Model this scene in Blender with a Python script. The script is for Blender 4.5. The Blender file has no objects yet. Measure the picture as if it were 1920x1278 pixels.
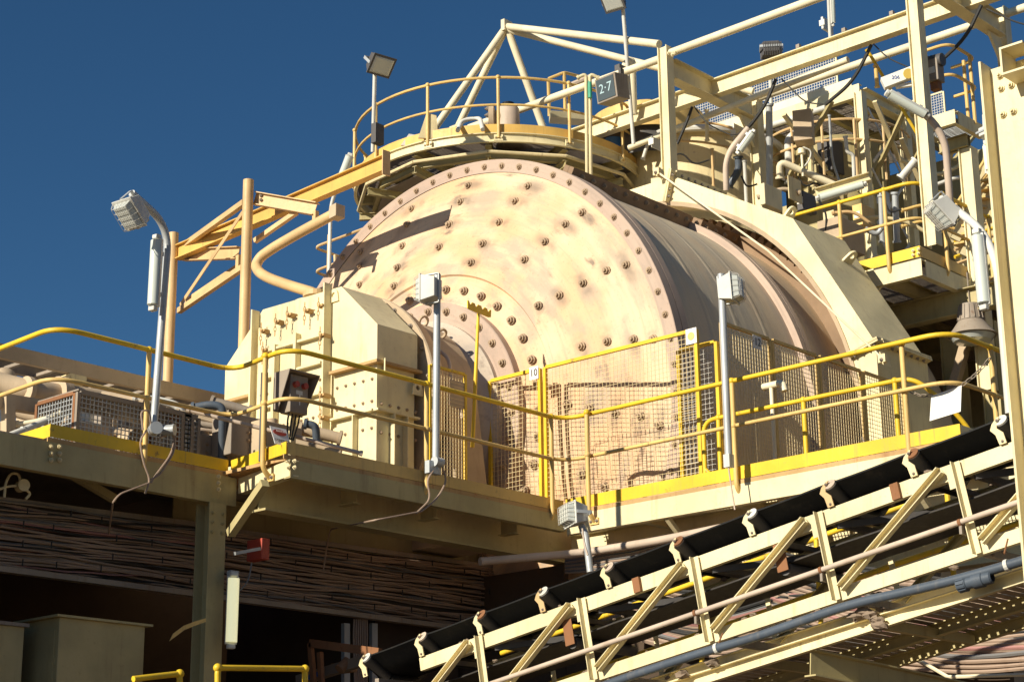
import bpy, math, random
from mathutils import Vector as V, Matrix
random.seed(7)
sc = bpy.context.scene
COL = sc.collection
R = math.radians
# ---------------------------------------------------------------- camera
F, YAW, PIT, ROL = 3494.0, R(42.1), R(16.22), R(-0.677)
CAM = V((0, 0, 1.7))
FW = V((math.cos(PIT)*math.cos(YAW), math.cos(PIT)*math.sin(YAW), math.sin(PIT)))
rt0 = V((math.sin(YAW), -math.cos(YAW), 0)); up0 = rt0.cross(FW)
RT = rt0*math.cos(ROL)+up0*math.sin(ROL); UP = up0*math.cos(ROL)-rt0*math.sin(ROL)
cd = bpy.data.cameras.new('camera'); cam = bpy.data.objects.new('camera', cd); COL.objects.link(cam)
cd.sensor_width = 36; cd.lens = 36*F/1920; cd.clip_end = 3000; cd.clip_start = .1
m = Matrix.Identity(4)
for i in range(3):
    m[i][0] = RT[i]; m[i][1] = UP[i]; m[i][2] = -FW[i]; m[i][3] = CAM[i]
cam.matrix_world = m; sc.camera = cam
# ---------------------------------------------------------------- sky, sun, exposure
SUN = V((-2.1, .24, 1)).normalized()
w = bpy.data.worlds.new('World'); sc.world = w; w.use_nodes = True
wn = w.node_tree.nodes; wl = w.node_tree.links
sky = wn.new('ShaderNodeTexSky'); sky.sky_type = 'NISHITA'; sky.sun_disc = False
sky.sun_elevation = math.asin(SUN.z); sky.sun_rotation = math.atan2(SUN.x, SUN.y)
sky.air_density = 1.0; sky.dust_density = 0.0; sky.ozone_density = 6.0; sky.altitude = 900
hsv = wn.new('ShaderNodeHueSaturation'); hsv.inputs['Saturation'].default_value = 1.10; hsv.inputs['Hue'].default_value = .495
wl.new(sky.outputs[0], hsv.inputs['Color']); wl.new(hsv.outputs[0], wn['Background'].inputs[0]); wn['Background'].inputs[1].default_value = 0.05
ld = bpy.data.lights.new('sun', 'SUN'); ld.energy = 5.0; ld.angle = R(.53); ld.color = (1, .915, .745)
lo = bpy.data.objects.new('sun', ld); COL.objects.link(lo); lo.rotation_euler = SUN.to_track_quat('Z', 'Y').to_euler()
vs = sc.view_settings; vs.view_transform = 'Standard'; vs.look = 'None'; vs.exposure = 0.37; vs.gamma = 1; vs.use_curve_mapping = False
# ---------------------------------------------------------------- helpers
def P(px, py, x=None, y=None, z=None, d=None):
    r = FW+RT*((px-960)/F)-UP*((py-639)/F)
    t = (x-CAM.x)/r.x if x is not None else (y-CAM.y)/r.y if y is not None else (z-CAM.z)/r.z if z is not None else d
    return CAM+r*t
X, Y, Z = V((1, 0, 0)), V((0, 1, 0)), V((0, 0, 1))
ORG = {}
def vv(a): return V(a)
def frame(d, up=Z):
    d = d.normalized(); s = d.cross(up)
    if s.length < 1e-4: s = d.cross(X)
    s.normalize(); return d, s, s.cross(d)
def fil(pts, r, n=5):
    pts = [V(p) for p in pts]; out = [pts[0]]
    for a, b, c in zip(pts, pts[1:], pts[2:]):
        u = (a-b); v = (c-b); k = min(r, u.length*.48, v.length*.48)
        p, q = b+u.normalized()*k, b+v.normalized()*k
        for i in range(n+1):
            t = i/n; out.append(p*(1-t)**2+b*2*t*(1-t)+q*t*t)
    return out+[pts[-1]]
class MB:
    def __init__(s): s.v = []; s.f = []
    def add(s, vs, fs):
        o = len(s.v); s.v += [V(p) for p in vs]; s.f += [tuple(i+o for i in f) for f in fs]; return s
    def hexa(s, c):
        return s.add(c, [(0, 3, 2, 1), (4, 5, 6, 7), (0, 1, 5, 4), (1, 2, 6, 5), (2, 3, 7, 6), (3, 0, 4, 7)])
    def box(s, a, b):
        x0, y0, z0 = [min(i, j) for i, j in zip(a, b)]; x1, y1, z1 = [max(i, j) for i, j in zip(a, b)]
        return s.hexa([(x0, y0, z0), (x1, y0, z0), (x1, y1, z0), (x0, y1, z0), (x0, y0, z1), (x1, y0, z1), (x1, y1, z1), (x0, y1, z1)])
    def ob(s, c, ax, ay, az):      # oriented box: centre, half vectors
        c = V(c)
        return s.hexa([c-ax-ay-az, c+ax-ay-az, c+ax+ay-az, c-ax+ay-az, c-ax-ay+az, c+ax-ay+az, c+ax+ay+az, c-ax+ay+az])
    def bar(s, p, q, w, h, up=Z, ou=0, os=0):   # ou/os shift along up / side
        p, q = V(p), V(q); d, sd, u = frame(q-p, V(up)); o = u*ou+sd*os
        return s.ob((p+q)/2+o, (q-p)/2, sd*(w/2), u*(h/2))
    def ib(s, p, q, w, h, t=.014, up=Z):
        s.bar(p, q, w, t, up, h/2-t/2); s.bar(p, q, w, t, up, -h/2+t/2); return s.bar(p, q, t*.8, h-2*t-.001, up)
    def ch(s, p, q, w, h, t=.012, up=Z, side=1):
        s.bar(p, q, t, h, up); s.bar(p, q, w, t, up, h/2-t/2, side*(w/2+t/2+.0005)); return s.bar(p, q, w, t, up, -h/2+t/2, side*(w/2+t/2+.0005))
    def ang(s, p, q, a, t=.01, up=Z, side=1):
        s.bar(p, q, t, a, up, a/2); return s.bar(p, q, a, t, up, t/2, side*(a/2+t/2))
    def tube(s, pts, r, n=8, caps=True):
        pts = [V(p) for p in pts]; N = len(pts); rr = r if isinstance(r, (list, tuple)) else [r]*N
        t = [(pts[min(i+1, N-1)]-pts[max(i-1, 0)]).normalized() for i in range(N)]
        u = t[0].cross(Z)
        if u.length < .05: u = t[0].cross(X)
        u.normalize(); o = len(s.v)
        for i in range(N):
            u = u-t[i]*u.dot(t[i]); u.normalize(); w_ = t[i].cross(u)
            for k in range(n):
                a = 2*math.pi*k/n; s.v.append(pts[i]+(u*math.cos(a)+w_*math.sin(a))*rr[i])
        for i in range(N-1):
            for k in range(n):
                a = o+i*n+k; b = o+i*n+(k+1) % n; s.f.append((a, b, b+n, a+n))
        if caps: s.f.append(tuple(o+k for k in range(n))[::-1]); s.f.append(tuple(o+(N-1)*n+k for k in range(n)))
        return s
    def cyl(s, p, q, r, n=16): return s.tube([p, q], r, n)
    def lathe(s, o, ax, prof, n=64, closed=False, a0=0, a1=None):
        o = V(o); d, u, w_ = frame(V(ax), Z if abs(V(ax).normalized().z) < .9 else X); b = len(s.v); K = len(prof)
        full = a1 is None; A = 2*math.pi if full else a1-a0; M_ = n if full else n+1
        for i in range(M_):
            a = a0+A*i/n; e = w_*math.sin(a)+u*math.cos(a)
            for (r, t) in prof: s.v.append(o+d*t+e*r)
        for i in range(n):
            j = (i+1) % M_
            for k in range(K if closed else K-1):
                l = (k+1) % K; s.f.append((b+i*K+k, b+j*K+k, b+j*K+l, b+i*K+l))
        return s
    def sph(s, c, r, n=10, m=6, sc3=(1, 1, 1)):
        c = V(c); b = len(s.v)
        for i in range(m+1):
            a = math.pi*i/m
            for k in range(n):
                f = 2*math.pi*k/n; s.v.append(c+V((math.sin(a)*math.cos(f)*sc3[0], math.sin(a)*math.sin(f)*sc3[1], math.cos(a)*sc3[2]))*r)
        for i in range(m):
            for k in range(n): s.f.append((b+i*n+k, b+(i+1)*n+k, b+(i+1)*n+(k+1) % n, b+i*n+(k+1) % n))
        return s
    def prism(s, poly, d):
        poly = [V(p) for p in poly]; d = V(d); n = len(poly); b = len(s.v); s.v += poly+[p+d for p in poly]
        s.f.append(tuple(b+i for i in range(n))); s.f.append(tuple(b+n+i for i in range(n))[::-1])
        for i in range(n): j = (i+1) % n; s.f.append((b+i, b+n+i, b+n+j, b+j))
        return s
    def o(s, name, mat, parent=None, smooth=None, kind=None, bevel=0):
        me = bpy.data.meshes.new(name); og = ORG.get(parent.name, V((0, 0, 0))) if parent else V((0, 0, 0))
        me.from_pydata([tuple(p-og) for p in s.v], [], s.f); me.materials.append(MT[mat]); ob = bpy.data.objects.new(name, me); COL.objects.link(ob)
        import bmesh
        bm = bmesh.new(); bm.from_mesh(me); bmesh.ops.recalc_face_normals(bm, faces=bm.faces[:]); bm.to_mesh(me); bm.free()
        if smooth:
            for p in me.polygons: p.use_smooth = True
            me.set_sharp_from_angle(angle=R(smooth if smooth is not True else 40))
        if parent: ob.parent = parent; ORG[ob.name] = og
        if kind: ob['kind'] = kind
        if bevel:
            b = ob.modifiers.new('bevel', 'BEVEL'); b.width = bevel; b.segments = 2; b.limit_method = 'ANGLE'
        return ob
def tag(o, label, cat, group=None):
    o['label'] = label; o['category'] = cat
    if group: o['group'] = group
    return o
def thing(name, label, cat, loc, group=None):
    o = bpy.data.objects.new(name, None); COL.objects.link(o); o.location = loc; o.empty_display_size = .2
    ORG[o.name] = V(loc); return tag(o, label, cat, group)
_bolt = {}
def bolts(parent, pts, nrm, r, h, mat, name='bolt', seg=6):
    key = (round(r, 4), round(h, 4), mat, seg)
    if key not in _bolt:
        b = MB(); b.cyl((0, 0, -.004), (0, 0, h*.25), r*1.35, 10); b.cyl((0, 0, h*.25), (0, 0, h*.8), r, seg); b.cyl((0, 0, h*.8), (0, 0, h*1.3), r*.5, 8)
        me = bpy.data.meshes.new(name); me.from_pydata([tuple(p) for p in b.v], [], b.f); me.materials.append(MT[mat]); _bolt[key] = me
    og = ORG.get(parent.name, V((0, 0, 0)))
    for i, p in enumerate(pts):
        n = nrm[i] if isinstance(nrm, list) else nrm
        ob = bpy.data.objects.new(name, _bolt[key]); COL.objects.link(ob); ob.parent = parent
        ob.matrix_basis = Matrix.Translation(V(p)-og) @ V(n).to_track_quat('Z', 'Y').to_matrix().to_4x4() @ Matrix.Rotation(random.random()*3, 4, 'Z')
# ---------------------------------------------------------------- materials
MT = {}
def nodes(name):
    m = bpy.data.materials.new(name); m.use_nodes = True; nt = m.node_tree; MT[name] = m
    return nt, nt.nodes, nt.links, nt.nodes['Principled BSDF']
def noise(N, L, vec, scale, detail=4, rough=.55):
    n = N.new('ShaderNodeTexNoise'); n.inputs['Scale'].default_value = scale; n.inputs['Detail'].default_value = detail; n.inputs['Roughness'].default_value = rough
    L.new(vec, n.inputs['Vector']); return n.outputs['Fac']
def ramp(N, L, fac, a, b, inv=False):
    r = N.new('ShaderNodeMapRange'); r.interpolation_type = 'SMOOTHSTEP'; r.inputs[1].default_value = a; r.inputs[2].default_value = b
    if inv: r.inputs[3].default_value = 1; r.inputs[4].default_value = 0
    L.new(fac, r.inputs[0]); return r.outputs[0]
def mix(N, L, fac, c0, c1, mode='MIX'):
    m = N.new('ShaderNodeMix'); m.data_type = 'RGBA'; m.blend_type = mode
    if isinstance(fac, (int, float)): m.inputs[0].default_value = fac
    else: L.new(fac, m.inputs[0])
    for i, c in ((6, c0), (7, c1)):
        if isinstance(c, tuple): m.inputs[i].default_value = (*c, 1)
        else: L.new(c, m.inputs[i])
    return m.outputs[2]
def mul(N, L, a, k, op='MULTIPLY'):
    m = N.new('ShaderNodeMath'); m.operation = op
    for i, c in ((0, a), (1, k)):
        if isinstance(c, (int, float)): m.inputs[i].default_value = c
        else: L.new(c, m.inputs[i])
    return m.outputs[0]
def mapped(N, L, src, s):
    mp = N.new('ShaderNodeMapping'); mp.inputs['Scale'].default_value = s; L.new(src, mp.inputs['Vector']); return mp.outputs[0]
def paint(name, col, rough=.5, dirt=(.22, .14, .08), damt=.45, rust=None, ramt=.5, var=.16, metal=0., bump=.25, spec=.4, scale=1.0):
    nt, N, L, B = nodes(name)
    pos = N.new('ShaderNodeNewGeometry').outputs['Position']
    lo, hi = tuple(c*(1-var) for c in col), tuple(min(1, c*(1+var*.6)) for c in col)
    n1 = noise(N, L, pos, 1.7*scale, 5); c = mix(N, L, ramp(N, L, n1, .3, .7), lo, hi)
    st = noise(N, L, mapped(N, L, pos, (7*scale, 7*scale, .8*scale)), 1.3, 5, .62)      # vertical runs of dust
    c = mix(N, L, mul(N, L, ramp(N, L, st, .52, .8), damt), c, dirt)
    sp = noise(N, L, pos, 22*scale, 3, .6); c = mix(N, L, mul(N, L, ramp(N, L, sp, .6, .78), damt*.6), c, dirt)
    if rust:
        dr = noise(N, L, mapped(N, L, pos, (26*scale, 26*scale, .9*scale)), 1.0, 4, .6); dm = noise(N, L, pos, 1.1*scale, 3); c = mix(N, L, mul(N, L, mul(N, L, ramp(N, L, dr, .56, .74), ramp(N, L, dm, .46, .62)), min(1, ramt*2.2)), c, tuple((a+b)/2 for a, b in zip(rust, dirt)))
        rn = noise(N, L, pos, 7.5*scale, 7, .72); c = mix(N, L, mul(N, L, ramp(N, L, rn, .60, .70), ramt), c, rust)
    L.new(c, B.inputs['Base Color'])
    rr = N.new('ShaderNodeMapRange'); rr.inputs[3].default_value = max(.05, rough-.12); rr.inputs[4].default_value = min(1, rough+.15); L.new(sp, rr.inputs[0]); L.new(rr.outputs[0], B.inputs['Roughness'])
    B.inputs['Metallic'].default_value = metal; B.inputs['Specular IOR Level'].default_value = spec
    bp = N.new('ShaderNodeBump'); bp.inputs['Strength'].default_value = bump; bp.inputs['Distance'].default_value = .004; L.new(noise(N, L, pos, 60*scale, 3), bp.inputs['Height']); L.new(bp.outputs[0], B.inputs['Normal'])
    return MT[name]
RUST = (.16, .065, .03)
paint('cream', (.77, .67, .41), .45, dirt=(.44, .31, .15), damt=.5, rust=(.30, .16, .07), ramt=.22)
paint('cream_old', (.74, .62, .36), .55, dirt=(.34, .25, .14), damt=.6, rust=RUST, ramt=.3)
paint('offwhite', (.80, .71, .50), .5, dirt=(.45, .34, .2), damt=.35, rust=RUST, ramt=.06)
paint('olive', (.46, .385, .19), .55, dirt=(.25, .18, .09), damt=.5, rust=RUST, ramt=.2)  # also the darkened copy of cream, for steel that lies in shade
paint('tan', (.66, .45, .22), .5, dirt=(.42, .26, .12), damt=.4, rust=RUST, ramt=.12)
paint('toe_orange', (.72, .45, .12), .5, dirt=(.45, .28, .1), damt=.5, rust=(.26, .15, .07), ramt=.3)
paint('dusty', (.50, .385, .26), .75, dirt=(.32, .23, .15), damt=.5)
paint('yellow', (.80, .53, .03), .45, dirt=(.46, .30, .10), damt=.5, rust=(.20, .13, .07), ramt=.8)
paint('yellow_worn', (.72, .49, .17), .5, dirt=(.45, .30, .14), damt=.6, rust=(.26, .15, .07), ramt=.5)
paint('galv', (.46, .48, .49), .5, dirt=(.36, .29, .22), damt=.35, metal=.25)
paint('lampgrey', (.66, .65, .60), .5, dirt=(.4, .32, .24), damt=.35)
paint('pipetan', (.55, .44, .35), .6, dirt=(.36, .26, .18), damt=.5)
paint('steel', (.30, .25, .20), .6, dirt=(.2, .13, .08), damt=.6, rust=RUST, ramt=.5)
paint('rust', (.26, .115, .05), .8, dirt=(.12, .06, .03), damt=.6)
paint('rustpaint', (.52, .33, .14), .7, dirt=(.3, .12, .05), damt=.7, rust=(.42, .14, .05), ramt=.9)
paint('darksteel', (.09, .085, .085), .55, dirt=(.15, .11, .08), damt=.5)
paint('rubber', (.008, .008, .0085), .6, dirt=(.035, .028, .022), damt=.7, spec=.25)
paint('rubber_dusty', (.035, .03, .026), .6, dirt=(.1, .08, .06), damt=.6)
paint('polypipe', (.075, .095, .125), .45, dirt=(.2, .18, .16), damt=.6)
paint('cable', (.36, .26, .195), .6, dirt=(.24, .15, .1), damt=.5)
paint('cable_pink', (.38, .19, .17), .6, dirt=(.24, .13, .1), damt=.4)
paint('cable_grey', (.17, .165, .165), .55, dirt=(.2, .15, .12), damt=.4)
paint('cable_dark', (.03, .03, .03), .5, dirt=(.1, .07, .05), damt=.4)
paint('redbox', (.42, .06, .035), .45, dirt=(.3, .15, .1), damt=.4)
paint('concrete', (.34, .28, .21), .9, dirt=(.2, .14, .09), damt=.5)
paint('interior_shade', (.075, .05, .032), .9, dirt=(.07, .045, .025), damt=.6)  # near-black brown that puts the shade into walls and piers
paint('ground', (.15, .10, .062), .95, dirt=(.28, .19, .12), damt=.5)
paint('mesh_wire', (.78, .62, .34), .5, dirt=(.4, .28, .14), damt=.3)
paint('wire_galv', (.62, .60, .55), .45, dirt=(.4, .32, .2), damt=.3)
paint('whitepaint', (.82, .80, .74), .5, dirt=(.55, .48, .38), damt=.25)
paint('signwhite', (.86, .82, .76), .5, dirt=(.6, .5, .4), damt=.15)
paint('print_dark', (.03, .025, .04), .5, damt=0)
paint('print_blue', (.04, .10, .35), .5, damt=0)
paint('chalk', (.45, .62, .68), .8, damt=.05)
paint('slate', (.06, .085, .10), .5, damt=.1)
paint('blue', (.03, .14, .42), .4, dirt=(.3, .3, .3), damt=.2)
paint('greencap', (.05, .32, .2), .5, damt=.1)
paint('spill', (.24, .18, .13), .95, damt=.5, bump=1.)
paint('gear_brown', (.27, .175, .105), .7, damt=.5)
paint('bolt_dusty', (.40, .29, .19), .75, dirt=(.16, .11, .08), damt=.8, rust=(.2, .1, .05), ramt=.8, scale=1.5)
paint('wood', (.30, .17, .09), .7, damt=.4)
def glassy(name, col, rough, emit=None, es=0):
    nt, N, L, B = nodes(name); B.inputs['Base Color'].default_value = (*col, 1); B.inputs['Roughness'].default_value = rough; B.inputs['IOR'].default_value = 1.45
    B.inputs['Coat Weight'].default_value = .6; B.inputs['Coat Roughness'].default_value = .08
    if emit: B.inputs['Emission Color'].default_value = (*emit, 1); B.inputs['Emission Strength'].default_value = es
glassy('lens', (.52, .54, .50), .25); glassy('diffuser', (.62, .66, .60), .3); glassy('tube_lit', (.85, .85, .6), .3, (1, .95, .55), .5); glassy('amber', (.7, .5, .12), .3)
# mill faces: weathering that follows the rings of the drum
YC, ZC = 15.433, 6.89
def drum_mat(name, base, alt, grey, dark, kr, shell=False, g0=.5, g1=.72, rings=False):
    nt, N, L, B = nodes(name)
    pos = N.new('ShaderNodeNewGeometry').outputs['Position']; sx = N.new('ShaderNodeSeparateXYZ'); L.new(pos, sx.inputs[0])
    dy = mul(N, L, sx.outputs[1], YC, 'SUBTRACT'); dz = mul(N, L, sx.outputs[2], ZC, 'SUBTRACT')
    an = mul(N, L, dy, dz, 'ARCTAN2'); r2 = mul(N, L, mul(N, L, mul(N, L, dy, dy), mul(N, L, dz, dz), 'ADD'), .5, 'POWER')
    u = sx.outputs[0] if shell else r2
    def co(ka, ku):
        c = N.new('ShaderNodeCombineXYZ'); L.new(mul(N, L, mul(N, L, an, 1, 'COSINE'), ka), c.inputs[0]); L.new(mul(N, L, mul(N, L, an, 1, 'SINE'), ka), c.inputs[1]); L.new(mul(N, L, u, ku), c.inputs[2]); return c.outputs[0]
    a = noise(N, L, co(2.2, 1.3), 1.2, 4, .55); b = noise(N, L, co(3.4, 3.4), 1.0, 5, .55); s = noise(N, L, co(3.0, 26), 1, 4, .6); d = noise(N, L, co(3.6, 3.8), 1.5, 5, .6)
    c = mix(N, L, ramp(N, L, a, .35, .62), base, alt)
    c = mix(N, L, mul(N, L, ramp(N, L, b, g0, g1), .75), c, grey)
    c = mix(N, L, mul(N, L, ramp(N, L, d, .58, .74), kr), c, dark)
    c = mix(N, L, mul(N, L, ramp(N, L, s, .48, .8), .5), c, tuple(x*.6 for x in base))
    if rings:       # grease smeared round the bolt rows, drawn out along the rings
        tot = None
        for j, r in enumerate((2.16, 2.42, 2.72, 3.02, 3.24)):
            n_ = 10 if j == 0 else 20
            ca = mul(N, L, mul(N, L, mul(N, L, an, R(90-1.6*j-.6), 'SUBTRACT'), n_), 0, 'COSINE')
            w_ = ramp(N, L, ca, .3 if j == 0 else -.4, 1.0); e_ = mul(N, L, mul(N, L, mul(N, L, r2, r, 'SUBTRACT'), 0, 'ABSOLUTE'), 1); m_ = mul(N, L, w_, ramp(N, L, e_, 0.0, .12, True))
            tot = m_ if tot is None else mul(N, L, tot, m_, 'ADD')
        brk = noise(N, L, co(6, 2.2), 1.4, 3, .6); c = mix(N, L, mul(N, L, mul(N, L, tot, ramp(N, L, brk, .36, .58)), .72), c, dark)
    f = noise(N, L, pos, 30, 4, .65); c = mix(N, L, mul(N, L, ramp(N, L, f, .55, .75), .35), c, dark)
    L.new(c, B.inputs['Base Color']); B.inputs['Roughness'].default_value = .62; B.inputs['Specular IOR Level'].default_value = .3
    bp = N.new('ShaderNodeBump'); bp.inputs['Strength'].default_value = .35; bp.inputs['Distance'].default_value = .01; L.new(s, bp.inputs['Height']); L.new(bp.outputs[0], B.inputs['Normal'])
drum_mat('drum_face', (.73, .545, .36), (.69, .44, .25), (.42, .335, .26), (.20, .15, .115), .9, g0=.47, g1=.66, rings=True)
drum_mat('drum_rim', (.50, .38, .30), (.46, .34, .27), (.36, .28, .23), (.22, .16, .12), .5)
drum_mat('drum_shell', (.68, .565, .40), (.62, .48, .33), (.50, .43, .34), (.32, .26, .2), .5, True, .42, .66)
drum_mat('trunnion', (.58, .50, .40), (.54, .45, .36), (.42, .36, .31), (.22, .17, .14), .6)
# ================================================================ the setting
def struct(o): o['kind'] = 'structure'; return o
struct(MB().box((-300, -300, -.5), (400, 400, 0)).o('ground', 'ground'))
# ================================================================ the mill
XF = 16.0
def pol(x, r, deg): a = R(deg); return V((x, YC+r*math.cos(a), ZC+r*math.sin(a)))
AX = V((0, YC, ZC))
mill = thing('grinding_mill', 'huge weathered peach-coloured grinding mill drum with rings of bolts', 'mill', (XF+3, YC, 3.2))
MB().lathe(AX, X, [(1.50, 15.49), (1.98, 15.60), (2.0, 15.575), (3.36, 15.95), (3.385, 15.95)], 128).o('end_plate', 'drum_face', mill, 30)
MB().lathe(AX, X, [(3.385, 15.94), (3.545, 15.94), (3.552, 15.947), (3.552, 16.07), (3.535, 16.072), (3.535, 16.085), (3.552, 16.087), (3.552, 16.20), (3.4, 16.21)], 160).o('flange_ring', 'drum_rim', mill, 30)
sh = MB().lathe(AX, X, [(3.47, 16.2), (3.47, 18.6)], 128); sh.lathe(AX, X, [(3.47, 18.8), (3.47, 22.2), (1.2, 22.9)], 128)
sh.o('shell', 'drum_shell', mill, 30)
MB().lathe(AX, X, [(3.46, 18.6), (3.56, 18.6), (3.56, 18.69), (3.545, 18.692), (3.545, 18.705), (3.56, 18.707), (3.56, 18.8), (3.46, 18.8)], 128).o('girth_flange', 'drum_rim', mill, 30)
for rx in (16.75, 17.35, 17.95, 19.05):
    MB().lathe(AX, X, [(3.469, rx), (3.472, rx+.01), (3.472, rx+.09), (3.469, rx+.10)], 128).o('weld_band', 'drum_shell', mill, 30)
for i, dg in enumerate((119, 209, 299, 29)):
    a = R(dg); n = V((0, math.cos(a), math.sin(a))); t = V((0, -math.sin(a), math.cos(a)))
    b = MB()
    for s_ in (-1, 1):
        b.ob(AX+X*((16.21+18.59)/2)+n*3.55+t*(.042*s_), X*1.19, n*.09, t*.04); b.ob(AX+X*((18.81+21.7)/2)+n*3.55+t*(.042*s_), X*1.44, n*.09, t*.04)
    b.o('split_flange', 'gear_brown', mill)
    if i == 0:
        bolts(mill, [AX+X*(16.4+.21*k)+n*3.57+t*.083 for k in range(25)], t, .026, .035, 'bolt_dusty')
# liner bolts on the end plate, along slightly swept rows
pts = []; nr = V((-1, 0, 0))
for k in range(20):
    for j, r in enumerate((2.16, 2.42, 2.72, 3.02, 3.24)):
        dg = k*18+j*1.6+random.uniform(-.4, .4)
        if r < 2.3 and k % 2: continue
        x = 15.575+(r-2.0)*(.39/1.36); pts.append(pol(x-.004, r, dg))
bolts(mill, pts, nr, .042, .05, 'bolt_dusty', 'liner_bolt')
bolts(mill, [pol(15.94, 3.462, k*360/72) for k in range(72)], nr, .032, .035, 'bolt_dusty', 'flange_bolt')
bolts(mill, [pol(15.545, 1.80, k*360/36) for k in range(36)], nr, .042, .05, 'bolt_dusty', 'trunnion_bolt')
bolts(mill, [pol(15.40, 1.50, k*360/30) for k in range(30)], nr, .038, .05, 'bolt_dusty', 'trunnion_bolt')
sp = []; sn = []
for k in range(30):
    for x in (16.5, 17.15, 17.75, 18.35, 18.95):
        dg = 100+k*6
        if abs(dg-119) < 3 or abs(dg-209) < 3: continue
        sp.append(pol(x, 3.47, dg)); sn.append(pol(0, 1, dg)-AX)
MB().lathe(AX, X, [(1.3, 15.40), (1.60, 15.40), (1.61, 15.41), (1.61, 15.53), (1.5, 15.53)], 96).o('trunnion_flange', 'drum_rim', mill, 30)
MB().lathe(AX, X, [(1.10, 14.2), (1.10, 14.95), (1.14, 15.1), (1.24, 15.25), (1.36, 15.34), (1.36, 15.41)], 96).o('trunnion', 'trunnion', mill, 40)
g = MB(); NT = 150
prof = []
for k in range(NT):
    for f, r in ((0, 3.66), (.3, 3.75), (.6, 3.75), (.9, 3.66)): prof.append((r, (k+f)/NT*360))
o0 = len(g.v)
for (r, dg) in prof: g.v += [pol(19.65, r, dg), pol(20.15, r, dg), pol(19.65, 3.4, dg)]
n_ = len(prof)
for i in range(n_):
    j = (i+1) % n_; g.f += [(3*i, 3*j, 3*j+1, 3*i+1), (3*i, 3*i+2, 3*j+2, 3*j)]
g.o('girth_gear', 'gear_brown', mill)
# ---------------------------------------------------------------- trunnion bearing
brg = thing('trunnion_bearing', 'dusty tan bearing bonnet round the mill trunnion beside the pale housing', 'bearing', (14.7, YC, 5.5))
MB().lathe(AX, X, [(1.12, 14.55), (1.26, 14.55), (1.27, 14.56), (1.27, 15.08), (1.25, 15.10), (1.12, 15.10)], 72).o('bonnet', 'dusty', brg, 30)
MB().lathe(AX, X, [(1.0, 14.24), (1.42, 14.22), (1.43, 14.24), (1.38, 14.44), (1.31, 14.50), (1.1, 14.50)], 72).o('seal_ring', 'dusty', brg, 40)
b = MB().box((14.45, YC-1.5, 5.25), (15.12, YC+1.5, 5.7)); b.prism([(14.56, YC-1.45, 5.7), (14.56, YC-1.275, 6.95), (14.56, YC+1.275, 6.95), (14.56, YC+1.45, 5.7)], (.52, 0, 0))
b.o('pedestal', 'dusty', brg, bevel=.015)
b = MB()
for dg in (118, 134): q = pol(14.85, 1.27, dg); n = (q-AX-X*14.85).normalized(); b.lathe(q+n*.04, pol(0, 1, dg+90)-AX, [(.05, -.015), (.075, -.015), (.075, .015), (.05, .015)], 16, True)
b.o('lifting_eye', 'dusty', brg)
bolts(brg, [pol(14.216, 1.36, 20+k*15) for k in range(24)], -X, .022, .03, 'steel')
MB().tube(fil([pol(14.62, 1.29, 150), pol(14.60, 1.38, 158), pol(14.6, 1.33, 172), pol(14.6, 1.5, 188)], .1), .022, 8).o('grease_hose', 'pipetan', brg, True)
# ---------------------------------------------------------------- pale yellow housing in front of the bearing
XB, XE, YN, YFAR = 13.516, 14.14, 14.2, 16.8
hs = thing('trunnion_housing', 'big pale yellow steel housing with chamfered shoulders and a chained hatch', 'housing', (13.8, 15.5, 5.4))
up_ = [(XB, YN, 7.19), (XB, YN, 7.60), (XB, 14.79, 8.165), (XB, 16.14, 8.185), (XB, YFAR, 7.61), (XB, YFAR, 7.19)]
MB().prism(up_, (XE-XB, 0, 0)).o('upper_cover', 'cream', hs, bevel=.006)
MB().prism([(XB+.03, YN+.03, 5.5), (XB+.03, YN+.03, 7.185), (XB+.03, YFAR-.03, 7.185), (XB+.03, YFAR-.03, 5.5)], (XE-XB-.05, 0, 0)).o('lower_casing', 'cream', hs, bevel=.004)
for a_, b_ in (((XB-.05, YN-.05, 7.155), (XE+.03, YN+.03, 7.187)), ((XB-.05, YN+.032, 7.155), (XB+.028, 14.92, 7.187)), ((XB-.05, 16.25, 7.155), (XB+.028, YFAR+.05, 7.187))): MB().box(a_, b_).o('seam_flange', 'rustpaint', hs)
zb2 = P(709, 768, y=YN).z
for a_, b_ in (((XB-.02, YN-.045, zb2-.012), (XE, YN+.028, zb2+.012)), ((XB-.045, YN+.03, zb2-.012), (XB+.028, 14.92, zb2+.012))): MB().box(a_, b_).o('seam_flange', 'cream', hs)
for yy in (14.95, 16.2):
    MB().box((XB-.12, yy-.012, 5.5), (XB-.002, yy+.012, 8.22 if yy < 15 else 8.17)).o('stiffener', 'cream', hs)
for xx in (13.75, 13.95):
    MB().box((xx-.008, YN-.05, 5.5), (xx+.008, YN+.028, zb2-.014)).o('stiffener', 'cream', hs)
MB().box((XB-.05, 14.52, 5.5), (XB+.028, 14.535, zb2-.014)).o('stiffener', 'cream', hs)
hat = MB().box((XB-.05, 15.0, 5.5), (XB-.003, 16.15, 7.95)).o('hatch', 'cream', hs, bevel=.004)
for yy in (15.42, 15.78):
    MB().box((XB-.13, yy-.022, 5.5), (XB-.051, yy+.022, 7.72 if yy < 15.5 else 7.66)).o('hatch_rib', 'cream', hat)
for zz in (7.62, 7.30, 6.95, 6.45, 6.0):
    for ya, yb in ((14.99, 15.397), (15.443, 15.757), (15.803, 16.02)): MB().box((XB-.115, ya+.003, zz-.014), (XB-.0515, yb-.003, zz+.014)).o('hatch_rib', 'cream', hat)
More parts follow.
